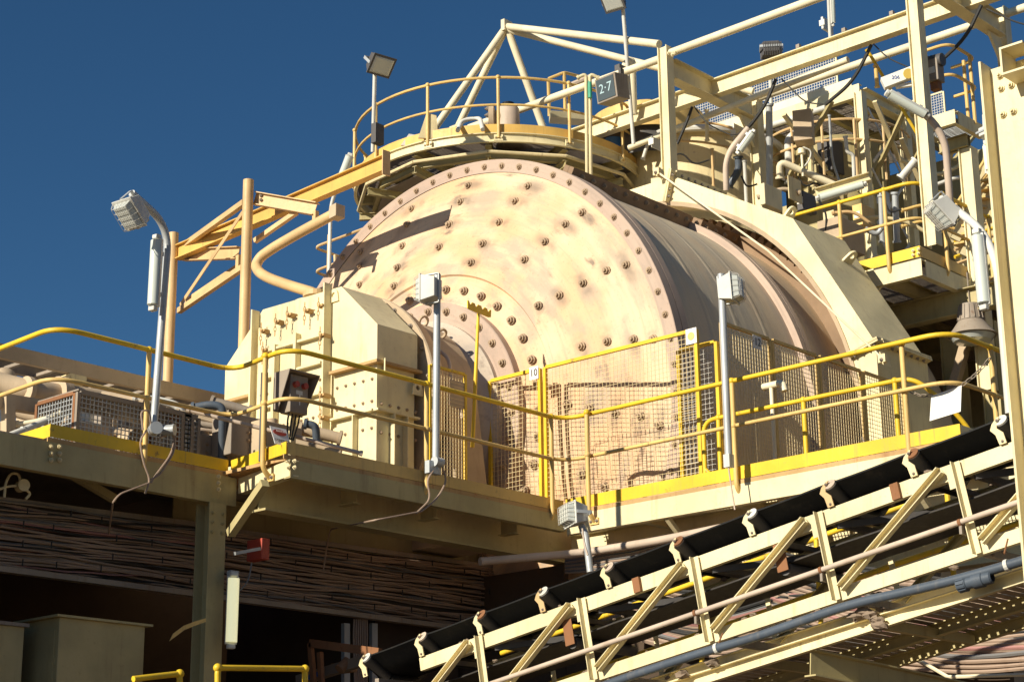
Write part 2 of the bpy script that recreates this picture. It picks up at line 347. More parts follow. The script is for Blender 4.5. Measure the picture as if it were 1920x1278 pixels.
bp_ = [(XB+.028, YN+.1+.14*k, z) for k in range(5) for z in (7.0, 6.75, 6.45)]; bolts(hs, bp_, -X, .015, .018, 'bolt_dusty')
bolts(hs, [(XB+.1+.13*k, YN+.028, z) for k in range(5) for z in (6.72, 6.40, 5.85)], -Y, .015, .018, 'bolt_dusty')
bolts(hat, [(XB-.052, 15.06+.1*k, z) for k in range(11) for z in (7.12, 6.7) if abs(15.06+.1*k-15.42) > .05 and abs(15.06+.1*k-15.78) > .05], -X, .015, .018, 'bolt_dusty')
def chain(p, q, parent, r=.02, name='chain', mat='steel', sag=0., n=None):
    p, q = V(p), V(q); n = n or max(3, int((q-p).length/(r*2.6))); b = MB(); pr = None
    for k in range(n):
        a = p.lerp(q, k/n)-Z*(sag*4*(k/n)*(1-k/n)); c = p.lerp(q, (k+1)/n)-Z*(sag*4*((k+1)/n)*(1-(k+1)/n))
        d, s_, u = frame(c-a, V((.3, .5, .8))); e = s_ if k % 2 else u; L = (c-a).length*.62; m_ = (a+c)/2
        b.tube([m_+d*(L*math.cos(t))+e*(r*.75*math.sin(t)) for t in [2*math.pi*j/8 for j in range(9)]], r*.26, 4, False)
    return b.o(name, mat, parent)
for (px, py) in ((527, 605), (549, 592), (582, 584), (608, 575), (611, 630), (500, 622), (503, 658), (611, 742), (611, 784)):
    q = P(px, py, x=XB-.07); lt = MB().ob(q, X*.05, Y*.03, Z*.022).cyl(q-X*.09, q+X*.02, .018, 8).box(q+V((-.075, -.05, -.012)), q+V((-.055, .02, .012))).o('latch', 'rustpaint', hat)
    chain(q+V((-.06, .03, .10)), q+V((-.06, .035, -.16)), lt, .018, 'latch_chain', 'rustpaint')
def lug(p, a, b_, t, mat, parent, s=.09):      # plate with a hole, in the plane (a, b_)
    p, a, b_, t = V(p), V(a), V(b_), V(t); m_ = MB(); n = 14; o_ = []; h_ = []
    for k in range(n+1): f = math.pi*k/n; o_.append(p+b_*s*1.2+a*(s*math.cos(f))+b_*(s*math.sin(f)))
    o_ = [p+a*s*1.25]+o_+[p-a*s*1.25]
    c = p+b_*s*1.2; inn = [c+a*(s*.42*math.cos(2*math.pi*k/16))+b_*(s*.42*math.sin(2*math.pi*k/16)) for k in range(16)]
    out = []
    for k in range(16):
        d_ = (inn[k]-c).normalized(); best = None
        for i in range(len(o_)):
            e, f = o_[i], o_[(i+1) % len(o_)]; g_ = f-e; A = V((d_.dot(a), d_.dot(b_))); Bv = V((g_.dot(a), g_.dot(b_))); Cc = V(((e-c).dot(a), (e-c).dot(b_)))
            det = A.x*(-Bv.y)+Bv.x*A.y
            if abs(det) < 1e-9: continue
            tt = (Cc.x*(-Bv.y)+Bv.x*Cc.y)/det; uu = (A.x*Cc.y-A.y*Cc.x)/det
            if tt > 0 and -1e-4 <= uu <= 1.0001 and (best is None or tt < best): best = tt
        out.append(c+d_*(best or s))
    vs_ = inn+out+[q+t for q in inn]+[q+t for q in out]; fs = []
    for k in range(16):
        j = (k+1) % 16; fs += [(k, j, 16+j, 16+k), (32+k, 48+k, 48+j, 32+j), (16+k, 16+j, 48+j, 48+k), (k, 32+k, 32+j, j)]
    return m_.add(vs_, fs).o('lifting_lug', mat, parent)
lug((XB-.02, 14.9, 8.0), Y, Z, X*.02, 'cream', hs, .07); lug((XB+.1, YN-.03, 7.05), X*.7+Y*.7, Z, Y*.02, 'cream', hs, .08); lug((XE-.02, YN-.03, 6.9), X, Z, Y*.02, 'cream', hs, .07)
MB().cyl((XB+.3, 15.6, 8.17), (XB+.3, 15.6, 8.22), .22, 24).o('top_flange', 'cream', hs, True)
# ---------------------------------------------------------------- gear guard (twelve sided ring)
gg = thing('gear_guard', 'large pale cream twelve-sided steel guard ring round the rear of the drum', 'gear guard', (19.8, YC, 3.0))
AP, RI, X0, X1 = 4.07, 3.84, 19.2, 20.42
ring = MB(); NN = 144
for i in range(NN):
    t = 360*i/NN; r = AP/math.cos(R(((t-90+15) % 30)-15)); c, s_ = math.cos(R(t)), math.sin(R(t))
    for (rr, x) in ((RI, X0), (r, X0), (r, X1), (3.9, X1), (RI, X0+.25)): ring.v.append(V((x, YC+rr*c, ZC+rr*s_)))
for i in range(NN):
    j = (i+1) % NN
    for k in range(5): l = (k+1) % 5; ring.f.append((5*i+k, 5*j+k, 5*j+l, 5*i+l))
ring.o('guard_shell', 'cream', gg, 14)
MB().lathe(AX, X, [(3.80, X0-.004), (3.858, X0-.02), (3.858, X0-.004)], 96, True).o('edge_trim', 'dusty', gg, 30)
for dg in (105, 165, 45):
    rv = AP/math.cos(R(15)); a = R(dg); n = V((0, math.cos(a), math.sin(a))); t = V((0, -math.sin(a), math.cos(a)))
    b = MB(); c = AX+n*((RI+rv)/2+.04)
    for s_ in (-1, 1): b.ob(c+X*(X0-.05)+t*(.016*s_), X*.05, n*.23, t*.013); b.ob(AX+n*(rv+.03)+X*19.81+t*(.016*s_), X*.58, n*.06, t*.013)
    jf = b.o('joint_flange', 'cream_old', gg); bolts(jf, [AX+n*(rv+.04)+X*(19.35+.15*k)+t*.03 for k in range(7)]+[c+n*(-.15+.1*k)+X*(X0-.06)+t*.03 for k in range(4)], t, .018, .025, 'steel')
for dg, xx in ((128, 19.75), (99, 19.6), (142, 20.0)):
    r = AP/math.cos(R(((dg-75) % 30)-15)); a = R(dg); n = V((0, math.cos(a), math.sin(a))); t = V((0, -math.sin(a), math.cos(a))); lug(AX+X*xx+n*(r-.004), X, n, t*.03, 'cream', gg, .085)
# stay rope across the guard
rp = thing('stay_rope', 'thin pale wire rope stretched slantwise across the gear guard', 'rope', P(1655, 668, x=19.0))
ra, rb = P(1232, 322, x=19.05), P(1655, 672, x=18.98)
MB().tube([ra, P(1440, 470, x=19.02), rb], .014, 6).o('rope', 'offwhite', rp, True)
for q, n in ((ra, 0), (rb, 1)):
    b = MB(); d = (rb-ra).normalized()
    b.ob(q+V((.06, 0, 0)), X*.09, (Y*.2+Z*.9)*.09, d*.012).box(q-V((.03, .05, .05)), q+V((.03, .05, .05))); bo = b.o('bracket', 'cream_old', rp); bolts(bo, [q-V((.03, 0, .02))], -X, .02, .03, 'steel')
# ================================================================ generic builders
def rail_run(name, label, path, posts, hs, r, mats, base, bracket=None, toe=None, fr=.22, pr=None, knuckle=True, group=None, cat='handrail', foot=.14):
    """path: points at the top rail; hs: heights of rails below the top; posts: points at top rail"""
    t = thing(name, label, cat, V((path[0].x, path[0].y, base)), group)
    for k, h in enumerate(hs):
        MB().tube(fil([p-Z*h for p in path], fr, 7), r*(1 if k == 0 else .85), 10).o('top_rail' if k == 0 else 'mid_rail', mats[0] if k == 0 else mats[1], t, True)
    for i, p in enumerate(posts):
        q = V((p.x, p.y, base-foot)); b = MB()
        if bracket: d = V(bracket[i] if isinstance(bracket, list) else bracket); b.tube(fil([p, q+Z*.06, q+d*.09-Z*.02], .07, 5), pr or r*1.05, 10)
        else: b.cyl(p, V((p.x, p.y, base)), pr or r*1.05, 10)
        po = b.o('post', mats[2], t, True)
        if knuckle:
            for h in hs: MB().sph(p-Z*h, r*1.5, 10, 6).o('knuckle', mats[0] if h == 0 else mats[1], po, True)
        if bracket:
            e = q+d*.085-Z*.02; _, s_, u = frame(d); pl = MB().ob(e, d*.008, s_*.06, u*.035).o('foot_plate', mats[2] if mats[2] != 'yellow' else 'cream', po); bolts(pl, [e-d*.009+s_*.04, e-d*.009-s_*.04], -d, .014, .018, 'steel')
    return t
def toeboard(t, pts, h, base, mat, th=.008, off=0):
    for a, b_ in zip(pts, pts[1:]): MB().bar(V((a.x, a.y, base+h/2)), V((b_.x, b_.y, base+h/2)), th, h).o('toe_board', mat, t)
def grating(name, parent, x0, x1, y0, y1, z, along='x', pitch=.04, mat='rustpaint', h=.032, cross=.1):
    b = MB()
    if along == 'x':
        n = int((y1-y0)/pitch)
        for i in range(n+1): y = y0+i*pitch; b.box((x0, y-.0025, z-h), (x1, y+.0025, z))
        for i in range(int((x1-x0)/cross)+1): x = x0+i*cross; b.box((x-.004, y0, z-.010), (x+.004, y1, z-.003))
    else:
        n = int((x1-x0)/pitch)
        for i in range(n+1): x = x0+i*pitch; b.box((x-.0025, y0, z-h), (x+.0025, y1, z))
        for i in range(int((y1-y0)/cross)+1): y = y0+i*cross; b.box((x0, y-.004, z-.010), (x1, y+.004, z-.003))
    return b.o(name, mat, parent, kind='stuff')
def mesh_panel(parent, a, b_, z0, z1, pitch=.05, fw=.04, fm='yellow', wm='mesh_wire', wr=.002, top=None, name='mesh_infill', frame_=True):
    """upright panel between plan points a and b_ ; top: optional second top height at b_"""
    a, b_ = V((a[0], a[1], 0)), V((b_[0], b_[1], 0)); d = (b_-a); L = d.length; d.normalize(); za = z1; zb = top if top is not None else z1
    m_ = MB(); n = int(L/pitch)
    for i in range(1, n+1):
        s_ = i*pitch
        if s_ > L: break
        p = a+d*s_; w_ = wr*(1+.0*random.random()); m_.bar(p+Z*z0, p+Z*(za+(zb-za)*s_/L), w_*2, w_*2, V((d.y, -d.x, 0)))
    k = z0+pitch
    while k < max(za, zb):
        if k < min(za, zb): m_.bar(a+Z*k, b_+Z*k, wr*2, wr*2, Z, 0, wr*1.6)
        k += pitch
    m_.o(name, wm, parent, kind='stuff')
    if frame_:
        s_ = V((d.y, -d.x, 0))
        for e, zt in ((a, za), (b_, zb)): MB().bar(e+Z*z0, e+Z*zt, fw, fw, d).o('frame_post', fm, parent)
        for zz, zt in ((z0, z0), (za, zb)): MB().bar(a+Z*zz+d*(fw/2+.001), b_+Z*zt-d*(fw/2+.001), fw*.96, fw*.96).o('frame_rail', fm, parent)
def floodlight(root, c, d, up, s=.16, mat='lampgrey', cage=True, lens='lens', deep=.7):
    """box floodlight: centre c, facing d"""
    c = V(c); d = V(d).normalized(); sd = d.cross(V(up)).normalized(); u = sd.cross(d)
    h = MB(); f = [c+d*(s*.35)+sd*(s*i)+u*(s*.8*j) for i, j in ((-1, -1), (1, -1), (1, 1), (-1, 1))]; bk = [c-d*(s*deep)+sd*(s*.72*i)+u*(s*.55*j) for i, j in ((-1, -1), (1, -1), (1, 1), (-1, 1))]
    h.hexa(bk+f); ho = h.o('lamp_housing', mat, root, bevel=.006)
    MB().ob(c+d*(s*.39), sd*(s*1.06), u*(s*.86), d*(s*.05)).o('bezel', mat, ho, bevel=.004)
    g_ = MB()
    p0 = [c+d*(s*.445)+sd*(s*.9*i)+u*(s*.7*j) for i, j in ((-1, -1), (1, -1), (1, 1), (-1, 1))]; p1 = [c+d*(s*(.9 if cage else .5))+sd*(s*.75*i)+u*(s*.55*j) for i, j in ((-1, -1), (1, -1), (1, 1), (-1, 1))]
    g_.hexa(p0+p1); g_.o('glass', lens, ho, bevel=.008)
    if cage:
        w_ = MB(); r = .0026
        for k in range(-2, 3):
            e = sd*(s*.44*k); w_.tube(fil([c+d*(s*.45)+e+u*s*.8, c+d*(s*.98)+e*.85+u*s*.62, c+d*(s*.98)+e*.85-u*s*.62, c+d*(s*.45)+e-u*s*.8], .02, 2), r, 4)
            e = u*(s*.36*k); w_.tube(fil([c+d*(s*.46)+e+sd*s, c+d*(s*1.0)+e*.85+sd*s*.82, c+d*(s*1.0)+e*.85-sd*s*.82, c+d*(s*.46)+e-sd*s], .02, 2), r, 4)
        w_.o('wire_cage', 'wire_galv', ho, kind='stuff')
    b = MB()
    for i in (-1, 1): b.ob(c+sd*(s*1.1*i)-d*(s*.2), sd*.004, u*(s*.12), d*(s*.55))
    b.ob(c-d*(s*.78), sd*s*1.1, u*s*.12, d*.004); b.o('bracket', 'galv', root)
    return ho
def fluoro(root, p, q, d, w_=.075, mat='lampgrey', lens='diffuser'):
    p, q, d = V(p), V(q), V(d).normalized(); ax = (q-p).normalized(); d = (d-ax*d.dot(ax)).normalized(); sd = ax.cross(d)
    L = (q-p)/2; c = (p+q)/2
    b = MB(); pf = [(-1, 0), (1, 0), (.8, -.7), (-.8, -.7)]
    b.prism([p+sd*(w_*i)+d*(w_*j) for i, j in pf], q-p); bo = b.o('lamp_body', mat, root, bevel=.006)
    n = 8; pr = [p+ax*.02+sd*(w_*.92*math.cos(math.pi*k/n))+d*(.004+w_*.85*math.sin(math.pi*k/n)) for k in range(n+1)]
    MB().prism(pr, (q-p)-ax*.04).o('diffuser', lens, bo, 50)
    for e, s_ in ((p, -1), (q, 1)): MB().ob(e+ax*(s_*.02), sd*w_*.6, d*w_*.5, ax*.022).o('end_cap', mat, bo, bevel=.01)
    for f in (.2, .8): MB().ob(p.lerp(q, f)-d*(w_*1.0), sd*w_*.5, d*w_*.28, ax*.02).o('clamp', 'galv', root)
    return bo
def junction(root, c, r=.05, mat='lampgrey', d=-X):
    d = V(d).normalized(); c = V(c); b = MB(); b.cyl(c-d*.04, c+d*.05, r, 16); o = b.o('junction_box', mat, root, True); MB().cyl(c+d*.05, c+d*.065, r*1.08, 16).o('lid', mat, o, True); return o
def cable_run(parent, pts, r, mat, name='cable', n=6, fr=.15): return MB().tube(fil(pts, fr, 5), r, n).o(name, mat, parent, True)
# ================================================================ main deck
ZD = 5.5
RC = [P(-60, 677, z=ZD+1), P(105, 612, z=ZD+1), P(437, 695, z=ZD+1), P(541, 652, z=ZD+1), P(1056, 787, z=ZD+1), P(1778, 621, z=ZD+1), P(1960, 690, z=ZD+1)]
EDGE = [V((p.x, p.y, ZD)) for p in RC]
print('EDGE', [tuple(round(c, 2) for c in p) for p in EDGE])
hr = rail_run('handrail', 'long yellow two-bar handrail round the front edge of the mill walkway', RC, [P(*q, z=ZD+1) for q in ((280, 656), (498, 667), (800, 720), (1033, 781), (1100, 773), (1372, 714), (1690, 644), (1857, 652))], (0, .46), .024, ('yellow', 'yellow_worn', 'yellow_worn'), ZD, [Y, X, Y, Y, X, X, X, Y], fr=.28)
toeboard(hr, [e+V((.03, .03, 0)) for e in EDGE[:2]], .115, ZD+.006, 'yellow'); toeboard(hr, [EDGE[1]+V((.02, .03, 0)), EDGE[2]+V((0, .03, 0))], .115, ZD+.006, 'yellow')
toeboard(hr, [EDGE[2]+V((.03, .02, 0)), EDGE[3]+V((.03, .03, 0))], .115, ZD+.006, 'yellow'); toeboard(hr, [EDGE[3]+V((.045, .035, 0)), EDGE[4]+V((.02, .04, 0))], .115, ZD+.006, 'yellow_worn')
toeboard(hr, [EDGE[4]+V((.04, .02, 0)), EDGE[5]+V((.04, -.02, 0))], .13, ZD+.006, 'yellow'); toeboard(hr, [EDGE[5]+V((.05, 0, 0)), EDGE[6]+V((0, .0, 0))], .13, ZD+.006, 'cream')
dk = thing('mill_walkway', 'cream steel beam and grating walkway deck running round the mill front', 'walkway', (12, 13, ZD-.3))
def edge_beam(a, b_, h, z, side, mat, name='edge_beam'):
    a, b_ = V((a.x, a.y, z-h/2)), V((b_.x, b_.y, z-h/2)); return MB().ch(a, b_, .075, h, .01, Z, side).o(name, mat, dk)
e = EDGE
left = e[2]+(e[1]-e[2])*4
edge_beam(left+V((0, .02, 0)), e[2]+V((.1, .02, 0)), .275, ZD-.045, -1, 'olive'); edge_beam(e[2]+V((.115, 0, 0)), e[3]+V((.08, .02, 0)), .15, ZD-.045, -1, 'cream')  # beams turned from the sun get olive, their shade put into the colour
edge_beam(e[3]+V((.07, .02, 0)), e[4]+V((.02, .02, 0)), .17, ZD-.045, -1, 'olive'); edge_beam(e[4]+V((.03, 0, 0)), e[5]+V((.03, -.05, 0)), .205, ZD-.045, -1, 'cream')
edge_beam(e[5]+V((.115, 0, 0)), e[6], .205, ZD-.045, -1, 'cream')
bolts(dk, [P(px, py, y=e[1].y-.0) for px in (96, 112) for py in (837, 850, 862)], -Y, .017, .02, 'cream_old')
bolts(dk, [P(px, py, y=13.6) for px in (410,) for py in (893, 905, 917)], -Y, .017, .02, 'cream_old')
bolts(dk, [P(px, py, x=e[3].x+.06) for px in (541, 553) for py in (864, 876)], -X, .015, .02, 'cream')
for a_, b_, ox, oy in ((e[4], e[5], .035, 0), (e[3], e[4], 0, .035), (e[1], e[2], 0, .03)):
    o_ = V((ox, oy, -.022)); MB().bar(a_+o_, b_+o_, .012, .042).o('grating_edge', 'rustpaint', dk)
grating('grating', dk, e[3].x+.1, e[4].x+.0, e[4].y+.1, 14.15, ZD, 'y'); grating('grating', dk, e[4].x+.06, 15.75, e[5].y+.02, e[4].y+.06, ZD, 'x'); grating('grating', dk, 15.76, 19.1, e[5].y+.02, 10.9, ZD, 'x')
MB().box((-4, 13.75, ZD-.045), (e[2].x+.1, 20, ZD-.005)).o('floor_plate', 'steel', dk); MB().box((e[2].x+.11, 14.16, ZD-.045), (13.4, 20, ZD-.005)).o('floor_plate', 'steel', dk)  # solid plates carried on out of view at left to block the sun
g1, g2 = P(468, 955, y=13.3), P(880, 1023, y=13.3)
MB().ib((11.15, 13.3, g1.z+.3), (15.9, 13.3, g1.z+.3), .2, .6, .022).o('girder', 'olive', dk)
MB().ib((11.15, 14.6, g1.z+.12), (15.9, 14.6, g1.z+.12), .2, .5, .022).o('girder', 'olive', dk)
for x in (12.1, 13.2, 14.4): MB().ib((x, e[4].y+.25, ZD-.17), (x, 13.2, ZD-.17), .1, .2, .01).o('cross_beam', 'olive', dk)
MB().ib((15.55, 7.6, ZD-.3), (15.55, 13.2, ZD-.3), .16, .36, .016).o('girder', 'cream', dk); MB().ib((16.6, 7.6, ZD-.55), (16.6, 12.2, ZD-.55), .2, .6, .02).o('girder', 'cream', dk)
for y in (8.2, 9.4, 10.6, 11.8): MB().ib((e[4].x+.15, y, ZD-.15), (19, y, ZD-.15), .09, .16, .01).o('cross_beam', 'cream', dk)
for y in (8.6, 10.0, 11.4): MB().bar((14.95, y, ZD-.25), (15.45, y, ZD-.62), .05, .05).o('knee_brace', 'cream', dk)
MB().bar(P(497, 905, y=e[3].y+.12), P(432, 1000, y=e[3].y+.75), .075, .075).o('knee_brace', 'olive', dk)
MB().bar(P(125, 883, y=14.2), P(215, 935, y=14.2), .07, .07).o('knee_brace', 'olive', dk)
# columns below the deck
for i, (x, y, lab) in enumerate(((10.95, 13.75, 'olive steel column under the deck with a long tube lamp on it'), (15.3, 14.9, 'shaded steel column standing in the dark below the drum'), (18.8, 9.3, 'cream steel column below the right end of the walkway'))):
    c = thing('deck_column', lab, 'column', (x, y, 0), 'columns under the mill walkway'); zt = ZD-.33
    MB().box((x-.1, y-.1, 0), (x+.1, y-.086, zt)).o('flange', 'olive', c); MB().box((x-.1, y+.086, 0), (x+.1, y+.1, zt)).o('flange', 'olive', c); MB().box((x-.006, y-.085, 0), (x+.006, y+.085, zt)).o('web', 'olive', c)
    MB().box((x-.2, y-.2, 0), (x+.2, y+.2, .03)).o('base_plate', 'steel', c)
    bolts(c, [(x+s_*.06, y-.1, zt-.1-k*.09) for s_ in (-1, 1) for k in range(3)], -Y, .016, .02, 'olive')
# dark interior brown standing in for shade: foundation, rear wall, sun-blocking left wall
f_ = thing('mill_foundation', 'massive concrete foundation block beneath the mill, coloured dark for shade', 'foundation', (18, YC, 0))
MB().box((14.0, 14.7, 0), (15.3, 17.2, 5.24)).o('pier', 'interior_shade', f_); MB().box((15.6, 12.4, 0), (23, 19, 2.9)).o('block', 'interior_shade', f_); MB().box((20.6, 11.5, 2.9), (23, 19, 6.0)).o('pier', 'concrete', f_)  # front pier and block coloured darker than concrete to imitate shade
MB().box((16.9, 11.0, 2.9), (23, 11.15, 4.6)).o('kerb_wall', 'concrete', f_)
bw = tag(MB().box((2, 18.2, 0), (34, 18.5, ZD-.05)).o('rear_wall', 'interior_shade'), 'dark brown wall at the back of the space under the deck', 'wall')
lw = thing('sun_blocker_wall', 'added wall out of view at left, blocking the sun from under the deck', 'wall', (8.2, 16, 0))
MB().box((8.0, 14.2, 0), (8.2, 18.2, ZD-.05)).o('panel', 'interior_shade', lw); MB().box((8.0, 13.72, 0), (8.2, 14.19, 4.25)).o('panel', 'interior_shade', lw); MB().box((8.0, 13.72, 4.55), (8.2, 14.19, ZD-.05)).o('panel', 'interior_shade', lw)  # unseen wall added to block the sun; its gap passes a small patch
lk = tag(MB().box((9.0, 17.0, 0), (13.6, 17.2, 3.6)).o('partition', 'interior_shade'), 'dark brown ribbed partition behind the cable runs', 'partition')
# ================================================================ mesh fences
XFN = 15.3
def fx(px): return P(px, 640, x=XFN).y
ft = P(1021, 689, x=XFN).z
fa = thing('mesh_fence', 'yellow framed mesh fence panel bearing the number 10 sign', 'fence', (XFN, 13.8, ZD), 'mesh fences round the mill')
mesh_panel(fa, (XFN, P(919, 715, x=XFN).y), (XFN, P(1012, 690, x=XFN).y), ZD+.05, ft, .055)
fb = thing('mesh_fence', 'wide yellow framed mesh fence panel right of the number 10 sign', 'fence', (XFN, 12.2, ZD), 'mesh fences round the mill')
mesh_panel(fb, (XFN, P(1022, 689, x=XFN).y), (XFN, P(1305, 616, x=XFN).y), ZD+.05, ft, .052)
fc = thing('mesh_fence', 'narrow inner mesh gate behind the right end of the wide fence panel', 'fence', (XFN+.25, 11, ZD), 'mesh fences round the mill')
ya, yb = P(1272, 655, x=XFN+.25).y, P(1343, 640, x=XFN+.25).y
mesh_panel(fc, (XFN+.25, ya), (XFN+.25, yb), ZD+.05, P(1300, 651, x=XFN+.25).z, .055, wm='wire_galv')
YF = P(1350, 605, x=XFN+.27).y; XE2 = P(1692, 706, y=YF).x
fd = thing('mesh_fence', 'long mesh fence beside the drum bearing the number 12 sign', 'fence', (17, YF, ZD), 'mesh fences round the mill')
zt = P(1350, 604, x=XFN+.27).z
n = 4
for k in range(n):
    xa, xb = XFN+.27+(XE2-XFN-.27)*k/n, XFN+.27+(XE2-XFN-.27)*(k+1)/n; mesh_panel(fd, (xa+.022, YF), (xb-.022, YF), ZD+.05, zt, .05, .036, 'yellow_worn', wr=.0024)
fe = thing('mesh_fence', 'small dark mesh guard panel between the housing and the bearing', 'fence', (14.2, 13.9, ZD), 'mesh fences round the mill')
pa, pb = P(806, 684, y=13.75), P(872, 697, y=13.75); mesh_panel(fe, (pa.x, 13.75), (pb.x, 13.75), ZD+.05, pa.z, .045, .03, 'yellow', wr=.0024)
MB().bar((pb.x-.02, 13.75, pa.z-.25), (pb.x-.25, 13.75, pa.z-.25), .006, .3).o('sign_plate', 'dusty', fe)
def text(s_, mat, parent, loc, xdir, ydir, size, name='lettering', off=.006):
    c = bpy.data.curves.new(name, 'FONT'); c.body = s_; c.size = size; c.align_x = 'CENTER'; c.align_y = 'CENTER'; c.extrude = .0008
    tmp = bpy.data.objects.new('tmp', c); COL.objects.link(tmp); dg = bpy.context.evaluated_depsgraph_get(); me = bpy.data.meshes.new_from_object(tmp.evaluated_get(dg)); bpy.data.objects.remove(tmp)
    me.name = name; me.materials.clear(); me.materials.append(MT[mat]); o = bpy.data.objects.new(name, me); COL.objects.link(o); o.parent = parent
    xd, yd = V(xdir).normalized(), V(ydir).normalized(); zd_ = xd.cross(yd).normalized(); yd = zd_.cross(xd); mm = Matrix.Identity(4); l = V(loc)+zd_*off-ORG.get(parent.name, V((0, 0, 0)))
    for i in range(3): mm[i][0] = xd[i]; mm[i][1] = yd[i]; mm[i][2] = zd_[i]; mm[i][3] = l[i]
    o.matrix_basis = mm; return o
def plate(name, label, c, sd, u, w_, h, mat, cat='sign', th=.004, group=None):
    t = thing(name, label, cat, c, group); n_ = V(sd).cross(V(u)).normalized(); MB().ob(c, V(sd).normalized()*w_/2, V(u).normalized()*h/2, n_*th/2).o('plate', mat, t, bevel=.001); return t
s10 = P(1001, 699, x=XFN-.03); t_ = plate('number_sign', 'square white sign reading 10 on the fence', s10, -Y, Z, .135, .15, 'signwhite'); text('10', 'print_dark', t_, s10, -Y, Z, .115)
s12 = P(1420, 642, y=YF-.03); t_ = plate('number_sign', 'grey-white sign reading 12 on the long side fence', s12, X, Z, .16, .15, 'signwhite'); text('·12·', 'print_dark', t_, s12, X, Z, .12)
sq = P(1296, 630, x=XFN-.03); t_ = plate('warning_sign', 'small blank white tag with faded yellow disc at the fence corner', sq, -Y, Z, .14, .17, 'signwhite'); MB().cyl(sq-X*.003, sq-X*.006, .045, 20).o('disc', 'yellow_worn', t_)
# notched liner tool standing on its pole behind the rail
tl = thing('notched_rake', 'yellow pole topped by a notched plate standing up by the rail', 'tool', P(886, 835, x=14.6))
ta, tb = P(886, 838, x=14.55), P(897, 588, x=14.6); MB().tube([ta, ta.lerp(tb, .5), tb], [.022, .022, .017], 10).o('pole', 'yellow', tl, True)
HP = ((1183, 255), (1200, 266), (1208, 296), (1222, 306), (1234, 280), (1264, 292), (1272, 322), (1287, 332), (1300, 305), (1336, 320), (1343, 350), (1358, 361), (1374, 335), (1402, 350), (1410, 380), (1424, 388), (1433, 362), (1447, 368), (1444, 446), (1420, 447), (1200, 358), (1183, 342)); yt0 = P(898, 575, x=14.6).y
MB().prism([P(680+a/6, 520+c/6, y=yt0) for a, c in HP], Y*.012).o('notched_head', 'yellow', tl)
# lower yellow barrier with rounded ends at the stair head
b1, b2, b3 = P(1322, 800, x=15.18), P(1352, 782, x=15.15), P(1708, 711, x=15.1)
br = thing('stair_barrier', 'short yellow tube barrier with rounded ends behind the right handrail', 'barrier', V((15.15, 10, ZD)))
zt_ = b2.z
lo_ = ZD+.14
MB().tube(fil([V((15.15, b1.y, lo_)), V((15.15, b1.y, zt_)), V((15.15, b3.y, zt_)), V((15.5, b3.y-.25, zt_-.35)), V((15.8, b3.y-.4, lo_-.2))], .16, 7), .024, 10).o('top_rail', 'yellow', br, True)
MB().tube(fil([V((15.15, b1.y+.0, lo_+.1)), V((15.15, b1.y-.1, lo_)), V((15.15, b3.y, lo_)), V((15.5, b3.y-.25, lo_-.25))], .12, 6), .022, 10).o('mid_rail', 'yellow', br, True)
for px in (1346, 1507, 1681):
    y = P(px, 760, x=15.15).y; po = MB().cyl((15.15, y, ZD), (15.15, y, zt_), .025, 10).o('post', 'yellow', br, True); MB().sph((15.15, y, zt_), .036).o('knuckle', 'yellow', po, True); MB().sph((15.15, y, lo_), .034).o('knuckle', 'yellow', po, True)
for px, nm in ((1588, 'left'), (1636, 'right')):
    c = P(px, 826, x=15.3); c.z = ZD+.02; t_ = thing('bollard_cap', 'low round yellow cap on the deck, %s of the two behind the toe board' % nm, 'cap', c); MB().lathe(c, Z, [(.0, .14), (.09, .14), (.11, .12), (.11, 0)], 20).o('cap', 'yellow', t_, 40); chain(c+V((-.1, .05, .25)), c+V((-.12, -.05, .02)), t_, .02, 'chain', 'steel')
# pale T shaped standpipe
tp = thing('standpipe', 'pale T-shaped standpipe in front of the long mesh fence', 'pipe', P(1454, 852, x=15.45)); c = P(1446, 722, x=15.45)
MB().cyl(V((15.45, c.y, ZD)), c, .022, 10).o('pipe', 'offwhite', tp, True); MB().tube(fil([c+Y*.10, c-Y*.14, c-Y*.16-Z*.09], .04), .036, 10).o('cross_pipe', 'offwhite', tp, True)
# blank sign hung on a chain
c = P(1773, 755, x=14.95); hsn = thing('hanging_sign', 'blank white board hung by a chain across the walkway gap', 'sign', c)
MB().prism([P(1746, 742, x=14.95), P(1803, 722, x=14.95), P(1801, 771, x=14.95), P(1743, 789, x=14.95)], X*.008).o('board', 'whitepaint', hsn)
chain(P(1705, 731, x=14.97), P(1748, 740, x=14.97), hsn, .02, sag=.03); chain(P(1803, 722, x=14.97), P(1856, 672, x=15.0), hsn, .022, sag=.02)
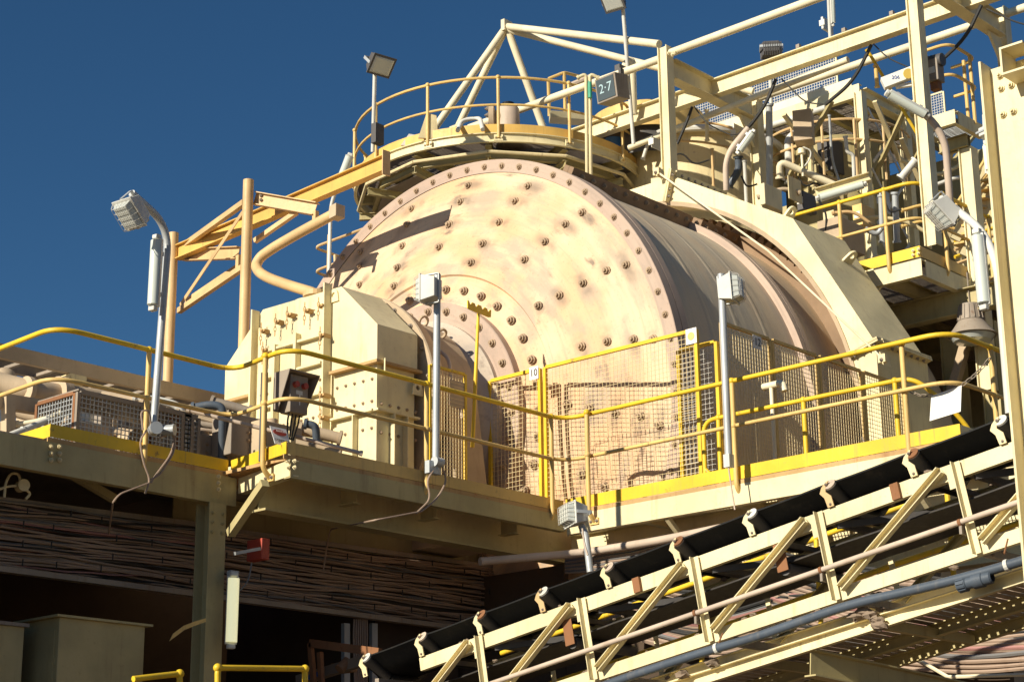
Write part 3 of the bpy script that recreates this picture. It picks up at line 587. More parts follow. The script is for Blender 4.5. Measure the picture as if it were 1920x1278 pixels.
# ================================================================ lamp posts and lamps on the deck
def lamp_post(label, pts, r, mat='galv', base=None):
    t = thing('lamp_post', label, 'lamp', V(pts[0]) if base is None else base, 'lamps round the mill'); MB().tube(fil(pts, .35, 8), r, 12).o('pole', mat, t, True); return t
y1 = e[1].y-.12
q = [P(288, 800, y=y1), P(317, 425, y=y1), P(247, 362, y=y1-.1)]
l1 = lamp_post('bent grey lamp post with caged floodlight and tube lamp, far left', q, .036)
floodlight(l1, P(249, 396, y=y1-.15), V((-.75, -.1, -.75)), V((0, 1, .1)), .145); fluoro(l1, P(287, 575, y=y1-.05), P(294, 448, y=y1-.05), V((-1, -.2, 0)), .06)
junction(l1, P(290, 804, y=y1-.05), .055, 'galv', V((-.4, -1, 0))); junction(l1, P(315, 806, y=y1-.05), .05, 'galv', V((.6, -1, 0)))
for pp in ([(275, 806), (262, 825), (268, 865), (282, 900), (272, 925)], [(300, 820), (327, 810), (328, 845), (300, 890), (280, 900)], [(268, 806), (264, 770), (280, 768), (284, 800)], [(312, 795), (320, 785), (330, 812), (322, 850), (290, 893), (283, 905)], [(284, 903), (225, 925), (212, 940), (204, 1000)]):
    cable_run(l1, [P(a, b_, y=y1-.02 if b_ < 955 else 14.27) for a, b_ in pp], .009, 'cable')
yl2 = 12.28
q = [P(817, 880, y=yl2), P(820, 515, y=yl2)]; l2 = lamp_post('straight grey lamp post with floodlight beside the pale housing', q, .036)
floodlight(l2, P(806, 542, y=yl2-.02), V((-.25, 1, 0)), V((1, .25, 0)), .135); junction(l2, P(823, 866, y=yl2-.04), .045, 'galv'); MB().box(P(805, 885, y=yl2-.03), P(818, 868, y=yl2+.03)).o('socket_box', 'galv', l2)
for pp in ([(812, 882), (800, 900), (808, 935), (780, 962)], [(828, 872), (838, 900), (820, 935), (790, 958)], [(790, 958), (700, 975), (618, 992), (606, 1070)]): cable_run(l2, [P(a, b_, y=yl2-.03 if b_ < 990 else 14.27) for a, b_ in pp], .009, 'cable')
q = [P(1367, 872, x=14.62), P(1352, 514, x=14.62)]; l3 = lamp_post('straight grey lamp post with floodlight in front of the drum', q, .037)
floodlight(l3, P(1367, 542, x=14.66), V((.3, -1, .05)), V((1, .3, 0)), .14); MB().box(P(1357, 876, x=14.58), P(1376, 852, x=14.66)).o('socket_box', 'lampgrey', l3); cable_run(l3, [P(1366, 876, x=14.6), P(1372, 920, x=14.6), P(1378, 955, x=14.6)], .008, 'pipetan')
xl = 13.2
q = [P(1893, 775, x=xl), P(1866, 450, x=xl), P(1765, 372, x=xl+.1)]; l4 = lamp_post('bent grey lamp post with caged floodlight and tube lamp, far right', q, .034, 'lampgrey')
floodlight(l4, P(1770, 396, x=xl), V((-.55, .6, -.75)), V((.5, .6, .1)), .125); fluoro(l4, P(1845, 572, x=xl-.05), P(1832, 438, x=xl-.05), V((-1, .1, 0)), .055, lens='diffuser')
q = [P(1107, 1072, x=13.6), P(1098, 1000, x=13.6), P(1090, 985, x=13.6)]; l5 = lamp_post('low caged floodlight on a grey pole in front of the walkway corner', q, .034)
floodlight(l5, P(1078, 965, x=13.55), V((-1, .45, .0)), V((-.05, .1, 1)), .135); cable_run(l5, [P(1092, 990, x=13.5), P(1096, 1020, x=13.5), P(1102, 1040, x=13.5)], .01, 'pipetan')
# ================================================================ switch box on a stand
sb = thing('control_station', 'grey control box with two red knobs under a dark hood on the walkway', 'control box', P(540, 860, y=13.0))
c = P(553, 742, y=13.0)
MB().box(c+V((-.11, -.06, -.18)), c+V((.11, .08, .19))).o('box', 'steel', sb, bevel=.006)
hd_ = MB(); hd_.box(c+V((-.17, -.13, .20)), c+V((.19, .10, .212))); hd_.prism([c+V((-.182, -.13, .212)), c+V((-.182, .10, .212)), c+V((-.182, .10, -.16)), c+V((-.182, .03, -.16))], V((.011, 0, 0))); hd_.prism([c+V((.191, -.13, .212)), c+V((.191, .10, .212)), c+V((.191, .10, -.08)), c+V((.191, .05, -.08))], V((.011, 0, 0))); hd_.box(c+V((-.17, .101, -.16)), c+V((.19, .11, .199)))
hd_.o('hood', 'steel', sb)
for dx in (-.055, .055): MB().cyl(c+V((dx, -.06, .09)), c+V((dx, -.10, .09)), .03, 14).o('knob', 'redbox', sb)
MB().box(c+V((.0, -.064, -.10)), c+V((.012, -.061, .0))).o('label_strip', 'signwhite', sb); MB().box(c+V((-.04, -.064, .0)), c+V((.04, -.061, .04))).o('label_strip', 'lampgrey', sb)
for dx in (-.3, .06): MB().box((c.x+dx, 13.1, ZD), (c.x+dx+.05, 13.15, c.z+.2)).o('stand_post', 'darksteel' if dx < 0 else 'cream_old', sb)
for k in range(4): cable_run(sb, [c+V((-.07+.045*k, 0, -.18)), c+V((-.07+.045*k, .02, -.26)), c+V((-.03+.02*k, .05, -.42))], .009, 'cable_dark')
c = P(526, 818, y=12.85); dn = plate('danger_sign', 'small white sign with a red oval lying behind the toe board', c, X, Z*.9+Y*.4, .2, .2, 'signwhite')
text('DANGER', 'signwhite', dn, c+Z*.04, X, Z*.9+Y*.4, .03, off=.012); n_ = X.cross(Z*.9+Y*.4).normalized(); b = MB(); u_ = (Z*.9+Y*.4).normalized(); b.prism([c+u_*.04+n_*.003+X*(.08*math.cos(2*math.pi*k/20))+u_*(.035*math.sin(2*math.pi*k/20)) for k in range(20)], n_*.004); b.o('oval', 'redbox', dn)
text('CONFINED', 'print_dark', dn, c-u_*.05, X, u_, .035, off=.006)
# ================================================================ inclined belt conveyor
CI = math.atan(.170); CU = V((0, -math.cos(CI), math.sin(CI))); CN = V((0, math.sin(CI), math.cos(CI))); CO = P(785, 1195, x=12.0)
def cv(s_, h, x=12.0): q = CO+CU*s_+CN*h; return V((x, q.y, q.z))
cvr = thing('belt_conveyor', 'inclined cream truss conveyor with a black belt rising to the right', 'conveyor', cv(3, -1.2, 12.4))
def strip(pf, s0, s1, name, mat, n=40, th=.012):
    b = MB(); k = len(pf)
    for i in range(n+1):
        s_ = s0+(s1-s0)*i/n; sag = -.006*abs(math.sin(math.pi*s_/.742))
        for (x, h) in pf: b.v.append(cv(s_, h+sag, x))
        for (x, h) in pf: b.v.append(cv(s_, h+sag-th, x))
    for i in range(n):
        for j in range(k-1):
            a = i*2*k+j; c = a+2*k; b.f += [(a, a+1, c+1, c), (a+k, c+k, c+k+1, a+k+1)]
        a = i*2*k; b.f += [(a, a+2*k, a+3*k, a+k), (a+k-1, a+2*k-1, a+4*k-1, a+3*k-1)]
    return b.o(name, mat, cvr, 40)
strip([(12.0, .015), (12.11, -.05), (12.21, -.12), (12.26, -.135), (12.60, -.135), (12.65, -.12), (12.75, -.05), (12.86, .015)], -.75, 7.6, 'carry_belt', 'rubber', 120)
strip([(12.06, -.445), (12.80, -.445)], -.9, 7.6, 'return_belt', 'rubber_dusty', 60)
S0, S1 = -.02, 7.6
for x, sd in ((12.0, -1), (12.87, 1)):
    b = MB(); a_, c_ = cv(S0, -.24, x), cv(S1, -.24, x); b.ch(a_, c_, .045, .118, .007, CN, -1 if sd < 0 else 1); b.o('top_chord', 'cream', cvr)
    b = MB(); a_, c_ = cv(S0+.3, -.84, x), cv(S1, -.84, x); b.ch(a_, c_, .045, .10, .007, CN, -1 if sd < 0 else 1); b.o('bottom_chord', 'cream', cvr)
for k in range(-1, 6):
    s_ = 1.945+1.2045*k
    for x in (11.975, 12.895):
        MB().ang(cv(s_, -.88, x), cv(s_, -.185, x), .05, .007, CU, -1 if x < 12.4 else 1).o('upright', 'cream', cvr)
        if s_-.09 > .2: MB().ch(cv(s_-1.12, -.81, x-.005 if x < 12.4 else x), cv(s_-.10, -.215, x-.005 if x < 12.4 else x), .05, .06, .007, Z, 1).o('diagonal', 'cream' if x < 12.4 else 'olive', cvr)
    MB().bar(cv(s_+.05, -.87, 12.05), cv(s_+.05, -.87, 12.83), .06, .06).o('cross_member', 'steel', cvr)
    MB().bar(cv(s_+.06, -.27, 12.05), cv(s_+.06, -.27, 12.83), .05, .05).o('cross_member', 'steel', cvr)
    MB().bar(cv(s_+.1, -.31, 12.06), cv(s_+.9, -.31, 12.82), .05, .05).o('brace', 'darksteel', cvr)
    if x: MB().ob(cv(s_-.03, -.315, 11.992), CU*.05, CN*.05, X*.004).o('gusset', 'cream', cvr)
for k in range(-1, 10):
    s_ = .742*k
    idr = MB(); pth = [(s_+.035, -.18), (s_+.025, -.10), (s_-.012, -.055), (s_+.005, -.015), (s_+.045, .022)]; wd = [.028, .031, .027, .02, .01]
    l_ = [cv(a-w_, h, 11.985) for (a, h), w_ in zip(pth, wd)]; r_ = [cv(a+w_, h, 11.985) for (a, h), w_ in zip(pth, wd)]
    idr.prism(l_+r_[::-1], X*-.012); fr_ = idr.o('idler_bracket', ('cream_old', 'cream', 'tan', 'cream_old')[k % 4], cvr)
    bolts(fr_, [cv(s_+.035, -.16, 11.972), cv(s_+.03, .0, 11.972)], -X, .009, .012, 'steel')
    a_, c_ = cv(s_+.05, -.005, 12.0), cv(s_+.05, -.172, 12.235); d_ = (c_-a_).normalized(); ro = MB().cyl(a_+d_*.004, c_, .056, 20).o('roller', 'rubber_dusty', cvr, 40); MB().cyl(a_-d_*.01, a_+d_*.004, .05, 20).o('roller_end', ('pipetan', 'rust', 'lampgrey')[k % 3], ro, 40)
    MB().cyl(cv(s_+.05, -.198, 12.25), cv(s_+.05, -.198, 12.61), .056, 16).o('roller', 'rubber_dusty', cvr, 40)
    a_, c_ = cv(s_+.012, -.005, 12.86), cv(s_+.012, -.172, 12.625); MB().cyl(a_, c_, .056, 16).o('roller', 'rubber_dusty', cvr, 40)
    MB().bar(cv(s_+.09, -.225, 12.06), cv(s_+.09, -.225, 12.8), .05, .04).o('idler_base', 'steel', cvr)
for k in range(0, 4):
    s_ = 1.75+2.2*k
    rr_ = MB().cyl(cv(s_, -.51, 12.02), cv(s_, -.51, 12.84), .05, 16).o('return_roller', 'darksteel', cvr, 40); MB().ob(cv(s_, -.42, 11.99), CU*.05, CN*.11, X*.005).o('hanger', 'rust', rr_)
for s_ in (2.55, 5.05): MB().ob(cv(s_, -.24, 11.975), CU*.035, CN*.062, X*.012).o('splice_plate', 'rust', cvr)
# conduit and slurry pipe slung along the truss
cd1 = thing('conduit', 'straight tan conduit clipped along the near side of the conveyor truss', 'pipe', cv(3, -.65, 11.9)); MB().cyl(cv(.2, -.65, 11.9), cv(7.6, -.64, 11.9), .021, 10).o('pipe', 'pipetan', cd1, True)
for k in range(1, 6): s_ = 1.945+1.2045*k-.02; MB().lathe(cv(s_, -.645, 11.9), CU, [(.024, -.012), (.028, -.012), (.028, .012), (.024, .012)], 12, True).o('clip', 'rust', cd1); MB().box(cv(s_, -.67, 11.9)+V((-.01, -.01, -.06)), cv(s_, -.66, 11.9)+V((.08, .01, 0))).o('clip_bracket', 'steel', cd1)
pp_ = thing('slurry_pipe', 'black plastic slurry pipe with a screwed coupling slung below the conveyor', 'pipe', cv(4, -1.0, 11.82))
pt = [cv(s_, h, 11.82) for s_, h in ((1.2, -1.02), (2.4, -.985), (3.2, -.985), (3.7, -1.0), (4.1, -.992), (4.6, -.985), (5.1, -1.03), (5.6, -1.06), (6.1, -1.07), (7.4, -1.05))]
MB().tube(fil(pt, .4, 5), .035, 14).o('pipe', 'polypipe', pp_, True)
q0, q1 = P(1797, 1097, x=11.82), P(1856, 1082, x=11.82); dd = (q1-q0).normalized(); cp = MB().lathe(q0, dd, [(.034, 0), (.05, .0), (.052, .07), (.044, .075), (.044, .12), (.055, .125), (.055, .20), (.047, .205), (.046, .26), (.034, .27)], 20).o('coupling', 'polypipe', pp_, 30)
for k in range(12): a = 2*math.pi*k/12; _, s1, u1 = frame(dd); e_ = s1*math.cos(a)+u1*math.sin(a); MB().ob(q0+dd*.035+e_*.052, dd*.03, e_*.005, e_.cross(dd)*.006).o('grip_rib', 'polypipe', cp)
for s_ in (3.33, 5.85): MB().lathe(cv(s_, -.99 if s_ < 4 else -1.065, 11.82), CU, [(.036, -.014), (.043, -.014), (.043, .014), (.036, .014)], 14, True).o('strap', 'lampgrey', pp_); MB().cyl(cv(s_, -.98, 11.82), cv(s_, -.86, 11.93), .007, 6).o('tie', 'rust', pp_)
# walkway frame below the conveyor with its yellow rails on the far side
cw = thing('conveyor_walkway', 'sloping cream walkway frame under the conveyor, seen from below', 'walkway', cv(4.5, -1.2, 12.6))
for x, m_ in ((11.98, 'cream'), (12.75, 'olive'), (13.35, 'olive')): MB().ch(cv(2.0, -1.15, x), cv(7.6, -1.13, x), .05, .1, .008, CN, 1).o('stringer', m_, cw)
b = MB()
for k in range(70):
    s_ = 2.1+k*.079; b.ob(cv(s_, -1.09, 12.66), X*.66, CU*.03, CN*.003)
b.o('tread_grating', 'steel', cw, kind='stuff')
for s_ in (2.6, 3.6, 4.7, 5.9): MB().bar(cv(s_, -1.16, 12.03), cv(s_, -1.16, 13.3), .06, .07).o('cross_beam', 'olive', cw)
MB().ib(cv(4.05, -1.28, 11.95), cv(4.55, -1.62, 14.4), .12, .2, .012).o('support_beam', 'olive', cw)
for h0, pts_ in ((0, ((985, 1297), (1440, 1144), (1682, 1056), (1940, 970))), (1, ((940, 1224), (1195, 1131), (1440, 1042), (1700, 945)))):
    MB().tube([P(a, c, x=13.3) for a, c in pts_], .024, 10).o('handrail_tube', 'yellow', cw, True)
for px, py in ((1105, 1165), (1310, 1085), (1530, 1005), (1776, 925)): a_ = P(px, py, x=13.3); MB().cyl(a_, a_-Z*.75, .022, 8).o('rail_post', 'yellow', cw, True)
# spilled ore caked on the frame
def lump(b, c, r):
    o_ = len(b.v); b.sph(c, r, 9, 6, (1, 1.5, .7))
    for i in range(o_, len(b.v)): b.v[i] += V((random.uniform(-1, 1), random.uniform(-1, 1), random.uniform(-1, 1)))*r*.25
b = MB()
for _ in range(90):
    s_ = random.uniform(.4, 7); h = random.choice((-.175, -.78, -.905, -.28)); lump(b, cv(s_, h+random.uniform(-.01, .01), random.choice((12.02, 12.08, 12.5, 12.04))), random.uniform(.008, .028))
for (s_, h, x) in ((4.62, -1.04, 11.9), (4.66, -1.08, 11.9), (4.70, -1.13, 11.91), (4.72, -1.18, 11.91), (4.55, -1.06, 11.9), (3.2, -1.06, 11.9), (2.9, -1.08, 11.9)): lump(b, cv(s_, h, x), .045)
sp_ = b.o('spilled_ore', 'spill'); sp_['kind'] = 'stuff'; sp_['label'] = 'crusts of grey-brown ore caked along the conveyor frame'; sp_['category'] = 'spillage'
# ================================================================ bolted column at the right edge
nc = thing('bolted_column', 'bright cream bolted steel column filling the right edge of the picture', 'column', (11.2, 5.5, 0))
ya = P(1858, 140, x=11.2).y; zt = P(1862, 130, x=11.2).z; wy = .36
MB().box((11.194, ya-wy, 0), (11.206, ya, zt)).o('web', 'cream', nc); MB().box((11.06, ya+.001, 0), (11.34, ya+.018, zt+.02)).o('flange', 'cream', nc); MB().box((11.06, ya-wy-.018, 0), (11.34, ya-wy-.001, zt+.02)).o('flange', 'cream', nc)
bolts(nc, [P(a, c, x=11.192) for a, c in ((1875, 142), (1894, 135), (1877, 166), (1896, 160), (1881, 215), (1900, 209))], -X, .021, .032, 'cream')
st_ = MB().box((10.98, ya-wy+.0, zt-.17), (11.19, ya-wy+.16, zt-.155)).box((10.98, ya-wy, zt+.02), (11.19, ya-wy+.16, zt+.035)).box((10.98, ya-wy+.16, zt-.17), (11.19, ya-wy+.175, zt+.035)).o('beam_stub', 'cream', nc)
bolts(nc, [(11.19, ya-wy+.05+.06*i, zt-.03-.1*j) for i in (0, 1) for j in (0, 1)], -X, .017, .026, 'cream')
MB().box((10.7, ya-wy-.3, 0), (11.7, ya+.2, .05)).o('base_plate', 'steel', nc)
# ================================================================ cable trays in the dark under the deck
def tray(label, pa, pb, za0, za1, zb0, zb1, n, mats, seed, ybulge=.12, rr=(.007, .0125)):
    random.seed(seed); pa, pb = V(pa), V(pb); t = thing('cable_tray', label, 'cable tray', V((pa.x, pa.y, za0)), 'cable trays under the mill')
    d = (pb-pa); L = d.length; nrm = V((d.y, -d.x, 0)).normalized()
    MB().bar(V((pa.x, pa.y, za0-.03)), V((pb.x, pb.y, zb0-.03)), .09, .05).o('side_rail', 'steel', t); MB().bar(V((pa.x, pa.y, za1+.03))-nrm*.1, V((pb.x, pb.y, zb1+.03))-nrm*.1, .05, .05).o('side_rail', 'steel', t)
    b = MB(); b.prism([V((pa.x, pa.y, za0))-nrm*.14, V((pb.x, pb.y, zb0))-nrm*.14, V((pb.x, pb.y, zb1))-nrm*.14, V((pa.x, pa.y, za1))-nrm*.14], nrm*.01); b.o('back_plate', 'interior_shade', t)  # dark sheet that paints the shade in the gaps between cables
    m_ = int(L/.35)+3
    for lay in range(2):
        for i in range(n):
            f = (i+.5+random.uniform(-.35, .35))/n; r = random.uniform(*rr); ph = random.uniform(0, 6); am = random.uniform(.008, .035); pts_ = []; f2 = min(1, max(0, f+random.uniform(-.12, .12)))
            for k in range(m_+1):
                u_ = k/m_; g_ = f+(f2-f)*(u_*u_*(3-2*u_)); z = (za0+(zb0-za0)*u_)+((za1-za0)+((zb1-zb0)-(za1-za0))*u_)*g_; q = pa.lerp(pb, u_)
                pts_.append(V((q.x, q.y, z+am*math.sin(ph+u_*L*1.9)+random.uniform(-.006, .006)))+nrm*(-.11+.045*lay+random.uniform(-.015, .02)))
            MB().tube(pts_, r, 6, False).o('cable', random.choice(mats), t, True)
    for k in range(int(L/.45)):
        u_ = (k+.5)/int(L/.45); q = pa.lerp(pb, u_); zb_ = za0+(zb0-za0)*u_; ze = za1+(zb1-za1)*u_
        for j in range(4): z = zb_+(ze-zb_)*(j+.5+random.uniform(-.2, .2))/4; xo = q.x+random.uniform(-.15, .15); MB().box(V((xo-.004, q.y-.062, z-.03)), V((xo+.004, q.y-.05, z+.03))).o('tie', 'cable_dark', t)
    return t
yt = 14.35
cb = ['cable', 'cable', 'cable', 'cable', 'cable_grey', 'cable', 'cable_pink', 'cable_dark']
A0, A1, B0, B1 = P(0, 1060, y=yt), P(0, 938, y=yt), P(398, 1112, y=yt), P(398, 988, y=yt); C0, C1 = P(1130, 1207, y=yt), P(1130, 1092, y=yt)
k_ = (B0.x-A0.x); xl0 = A0.x-1.2; ex = lambda a, b_: a.z-(b_.z-a.z)/k_*1.2
tray('heavy bundle of brown cables on a tray left of the olive column', (xl0, yt, 0), (B0.x, yt, 0), ex(A0, B0), ex(A1, B1), B0.z, B1.z, 27, cb, 3)
tray('heavy bundle of brown cables on a tray right of the olive column', (B0.x+.02, yt, 0), (C0.x, yt, 0), B0.z, B1.z-.02, C0.z, C1.z, 27, cb[:5]+['cable'], 5)
# sunlit cables sweeping behind the conveyor
random.seed(11)
sc_ = thing('cable_sweep', 'sunlit sheaf of pinkish cables sweeping in a curve below the conveyor', 'cables', P(1700, 1220, x=15.2))
for i in range(70):
    f = i/69; x = 15.2+random.uniform(-.03, .03)
    base = [(1180, 1085+110*f), (1330, 1120+115*f), (1480, 1062+150*f), (1600, 1060+150*f+30*f), (1720, 1075+150*f+30*f), (1830, 1090+150*f+22*f), (1990, 1080+165*f)] if i % 2 else [(1440, 1030+110*f), (1560, 1055+130*f), (1680, 1085+140*f), (1780, 1105+140*f), (1990, 1095+145*f)]
    pts_ = [P(a, c+random.uniform(-3, 3), x=x) for a, c in base]
    MB().tube(fil(pts_, 1.2, 7), random.uniform(.014, .022), 6, False).o('cable', random.choice(['cable', 'cable', 'cable', 'cable_pink', 'cable', 'cable_grey', 'cable_dark'] if i > 12 else ['cable', 'cable_dark']), sc_, True)
MB().tube([P(1690, 1217, x=15.1), P(1778, 1268, x=15.1), P(1990, 1262, x=15.1)], .018, 6).o('tray_edge', 'offwhite', sc_)
MB().box(P(1672, 1278, x=15.15)-Z*2, P(1682, 1225, x=15.2)).o('tray_post', 'cream_old', sc_)
pw = tag(MB().box((15.42, 13.21, 0), (15.5, 16.6, 5.05)).o('shade_panel', 'interior_shade'), 'added dark panel standing in for shade before the drum foot under the deck', 'wall')  # dark panel added to stand in for shade before the drum foot
ck = tag(MB().box((15.42, 8.0, 0), (15.5, 13.2, 4.3)).o('cladding_wall', 'interior_shade'), 'dark brown cladding wall behind the sunlit cable sheaf', 'wall')
# pipe and cables under the walkway corner
up = thing('under_deck_pipe', 'thick pale pipe running under the walkway behind the low floodlight', 'pipe', P(1200, 1020, x=15.1)); MB().tube(fil([P(900, 1052, y=13.0), P(1090, 1036, x=15.0), P(1230, 1014, x=15.0), P(1420, 975, x=15.0)], .3), .042, 12).o('pipe', 'pipetan', up, True)
for i in range(9): MB().tube([P(1060, 1048+i*3.2, x=15.1), P(1180, 1030+i*4.5, x=15.1), P(1300, 1000+i*5, x=15.1)], .011, 5).o('cable', 'cable_grey' if i % 2 else 'cable', up, True)
# lit tube lamp and red box on the olive column
tl_ = thing('tube_lamp', 'glowing upright tube lamp on the olive column under the deck', 'lamp', P(435, 1210, y=13.5), 'lamps round the mill'); fluoro(tl_, P(433, 1207, y=13.5), P(438, 1080, y=13.5), V((-.3, -1, 0)), .06, 'lampgrey', 'tube_lit')
MB().box(P(425, 1090, y=13.62), P(448, 1070, y=13.56)).o('mount', 'galv', tl_); cable_run(tl_, [P(446, 1110, y=13.5), P(466, 1090, y=13.5), P(472, 1055, y=13.5)], .008, 'cable_grey')
rb_ = thing('red_box', 'red junction box on a bracket beside the olive column under the deck', 'box', P(482, 1050, y=13.5)); MB().box(P(462, 1052, y=13.7), P(506, 1010, y=13.48)).o('box', 'redbox', rb_, bevel=.005); MB().bar(P(440, 1037, y=13.45), P(487, 1028, y=13.45), .03, .03).o('bracket', 'galv', rb_)
# cabinets and other shaded kit at the lower left
cbn = thing('steel_cabinet', 'large olive steel cabinet in the shade at the lower left', 'cabinet', P(190, 1278, y=13.9)); ca, cc_ = P(112, 1156, y=13.9), P(272, 1175, y=13.9)
MB().box((ca.x, 13.9, 0), (cc_.x, 14.5, ca.z)).o('body', 'olive', cbn, bevel=.006); MB().box((ca.x-.05, 13.86, ca.z), (cc_.x+.06, 14.55, ca.z+.02)).o('roof', 'olive', cbn); MB().box((ca.x-.012, 13.95, 1), (ca.x-.001, 14.45, ca.z-.1)).o('door', 'olive', cbn)
cb2 = thing('steel_cabinet', 'low dark cabinet left of the large olive cabinet', 'cabinet', P(30, 1278, y=14.1)); ca2 = P(46, 1175, y=14.1); MB().box((ca2.x-1, 14.1, 0), (ca2.x, 14.2, ca2.z)).o('body', 'olive', cb2, bevel=.006); MB().box((ca2.x-1, 14.07, ca2.z), (ca2.x+.03, 14.3, ca2.z+.03)).o('roof', 'steel', cb2)
tpx = tag(MB().prism([P(a, c, y=13.6) for a, c in ((318, 1201), (325, 1187), (345, 1172), (366, 1164), (386, 1158), (386, 1165), (366, 1172), (346, 1180), (330, 1192))], Y*.006).o('warning_tape', 'yellow_worn'), 'short curled strip of striped tape hanging left of the olive column', 'tape')
for nm, pts_, lab in (('low_handrail', ((250, 1272), (337, 1262), (337, 1300)), 'short yellow rail end at the bottom edge left of the olive column'), ('low_handrail', ((408, 1300), (408, 1251), (572, 1253), (572, 1300)), 'yellow rail hoop at the bottom edge under the glowing tube lamp')):
    q = [P(a, c, y=12.4) for a, c in pts_]; t_ = thing(nm, lab, 'handrail', q[0]); MB().tube(fil(q, .05), .026, 10).o('rail', 'yellow', t_, True)
    for p in q[1:-1]: MB().sph(p, .038).o('knuckle', 'yellow', t_, True)
fr2 = thing('tail_frame', 'rusty red angle frame round the foot of the conveyor', 'frame', P(640, 1278, x=12.3))
for a, c in (((582, 1205), (712, 1222)), ((582, 1205), (590, 1300)), ((600, 1222), (604, 1300))): MB().bar(P(*a, x=12.5), P(*c, x=12.5), .045, .08 if c[0] > 700 else .05).o('angle', 'rust', fr2)
MB().box(P(620, 1262, x=12.9), P(670, 1240, x=13.0)).o('take_up', 'wood', fr2); MB().bar(P(560, 1275, x=12.8), P(700, 1232, x=12.8), .08, .1).o('skirt', 'steel', fr2); MB().bar(P(570, 1272, x=12.7), P(598, 1262, x=12.7), .01, .05).o('blue_strip', 'blue', fr2); MB().cyl(P(636, 1254, x=12.7), P(652, 1238, x=12.8), .05, 14).o('screw', 'wood', fr2)
vt = thing('vertical_tray', 'dim vertical cable ladder below the right-hand cable tray', 'cable tray', P(675, 1215, y=14.4))
for px in (648, 700): MB().bar(P(px, 1168, y=14.45), P(px, 1300, y=14.45), .05, .08).o('side_rail', 'galv', vt)
for i in range(7): MB().tube([P(664+i*4, 1160, y=14.4), P(663+i*4.2, 1190, y=14.4), P(666+i*3.6, 1300, y=14.4)], .011, 5).o('cable', 'cable', vt)
# sunlit plate and valve seen under the deck at the far left
lp = tag(MB().box(P(-40, 905, x=9.6), P(88, 868, x=9.62)).o('sunlit_plate', 'cream'), 'sunlit cream plate under the deck beam at the far left', 'plate')
vl = thing('cable_gland', 'cream round junction box with looping cables below the beam at far left', 'junction box', P(40, 935, y=14.0)); junction(vl, P(40, 911, y=14.0), .05, 'cream_old', V((-.2, -1, 0)))
for pp in (((38, 905), (36, 888), (20, 886), (10, 905), (8, 932)), ((30, 910), (10, 912), (-20, 925)), ((45, 915), (58, 925), (48, 935))): cable_run(vl, [P(a, c, y=13.98) for a, c in pp], .012, 'cream_old', fr=.08)
# ================================================================ left gantry and monorail
random.seed(21)
mz = 10.2
m1, m0 = P(723, 306, z=mz), P(332, 474, z=mz)
mr = thing('monorail_beam', 'yellow steel monorail beam ending in a flat plate before the drum', 'monorail', m0)
MB().ib(m0, m1, .11, .21, .014).o('beam', 'toe_orange', mr); dm = (m1-m0).normalized(); MB().bar(m1+dm*.002, m1+dm*.018, .12, .32).o('end_plate', 'tan', mr)
dmid = (P(470, 410, z=mz)-CAM).dot(FW); d2 = dmid-.55
p2t = P(466, 338, d=d2); p1t = P(326, 437, z=p2t.z); d1 = (p1t-CAM).dot(FW)
gn = thing('gantry_frame', 'tan tubular gantry frame of two posts carrying the monorail', 'gantry', V((p2t.x, p2t.y, ZD)))
for q in (p1t, p2t): MB().cyl(V((q.x, q.y, ZD-.04)), q, .069, 20).o('post', 'tan', gn, 40)
for (a, c, n_) in (((336, 464), (454, 379), 'chord'), ((332, 582), (451, 501), 'chord')): MB().ch(P(*a, d=d1), P(*c, d=d2), .06, .075, .008, Z, -1).o('chord', 'tan', gn)
MB().bar(P(338, 572, d=d1-.05), P(455, 398, d=d2-.05), .05, .012, V((0, -1, .3))).o('diagonal', 'tan', gn)
for (pa, da, pb, br) in (((478, 372), d2, (592, 392), ((556, 398), (478, 452))), ((345, 478), d1, (448, 474), ((446, 500), (350, 565)))):
    dB = (P(pb[0], 474-(pb[0]-332)*.43, z=mz)-CAM).dot(FW)-.16; A_, B_ = P(*pa, d=da), P(*pb, d=dB); MB().ib(A_, B_, .1, .17, .012).o('arm', 'tan', gn); MB().bar(P(*br[0], d=da*.4+dB*.6), P(*br[1], d=da), .06, .06).o('knee_brace', 'tan', gn)
    MB().ob(B_-Z*.12, X*.03, Y*.03, Z*.09).o('hanger', 'tan', gn); bolts(gn, [A_+(B_-A_).normalized()*.05+Z*k+(-Y*.06) for k in (-.03, .03)], -Y, .018, .02, 'steel')
vp_ = thing('vent_pipe', 'fat tan vent pipe looping up from the pale housing to a square nozzle', 'pipe', P(590, 548, x=13.9))
vx = 13.85
MB().tube(fil([P(594, 556, x=vx), P(586, 548, x=vx), P(545, 536, x=vx), P(505, 522, x=vx), P(486, 511, x=vx+.03), P(479, 498, x=vx+.08), P(488, 482, x=vx+.12), P(512, 465, x=vx+.15), P(560, 437, x=vx+.2), P(625, 402, x=vx+.25)], .3, 5), .064, 18).o('pipe', 'tan', vp_, True)
q = P(632, 398, x=vx+.25); MB().ob(q, (P(640, 394, x=vx+.25)-P(615, 407, x=vx+.25)).normalized()*.06, X*.075, Z*.08).o('nozzle', 'dusty', vp_, bevel=.006)
MB().cyl(P(592, 557, x=vx), P(592, 548, x=vx), .15, 20).o('flange', 'tan', vp_)
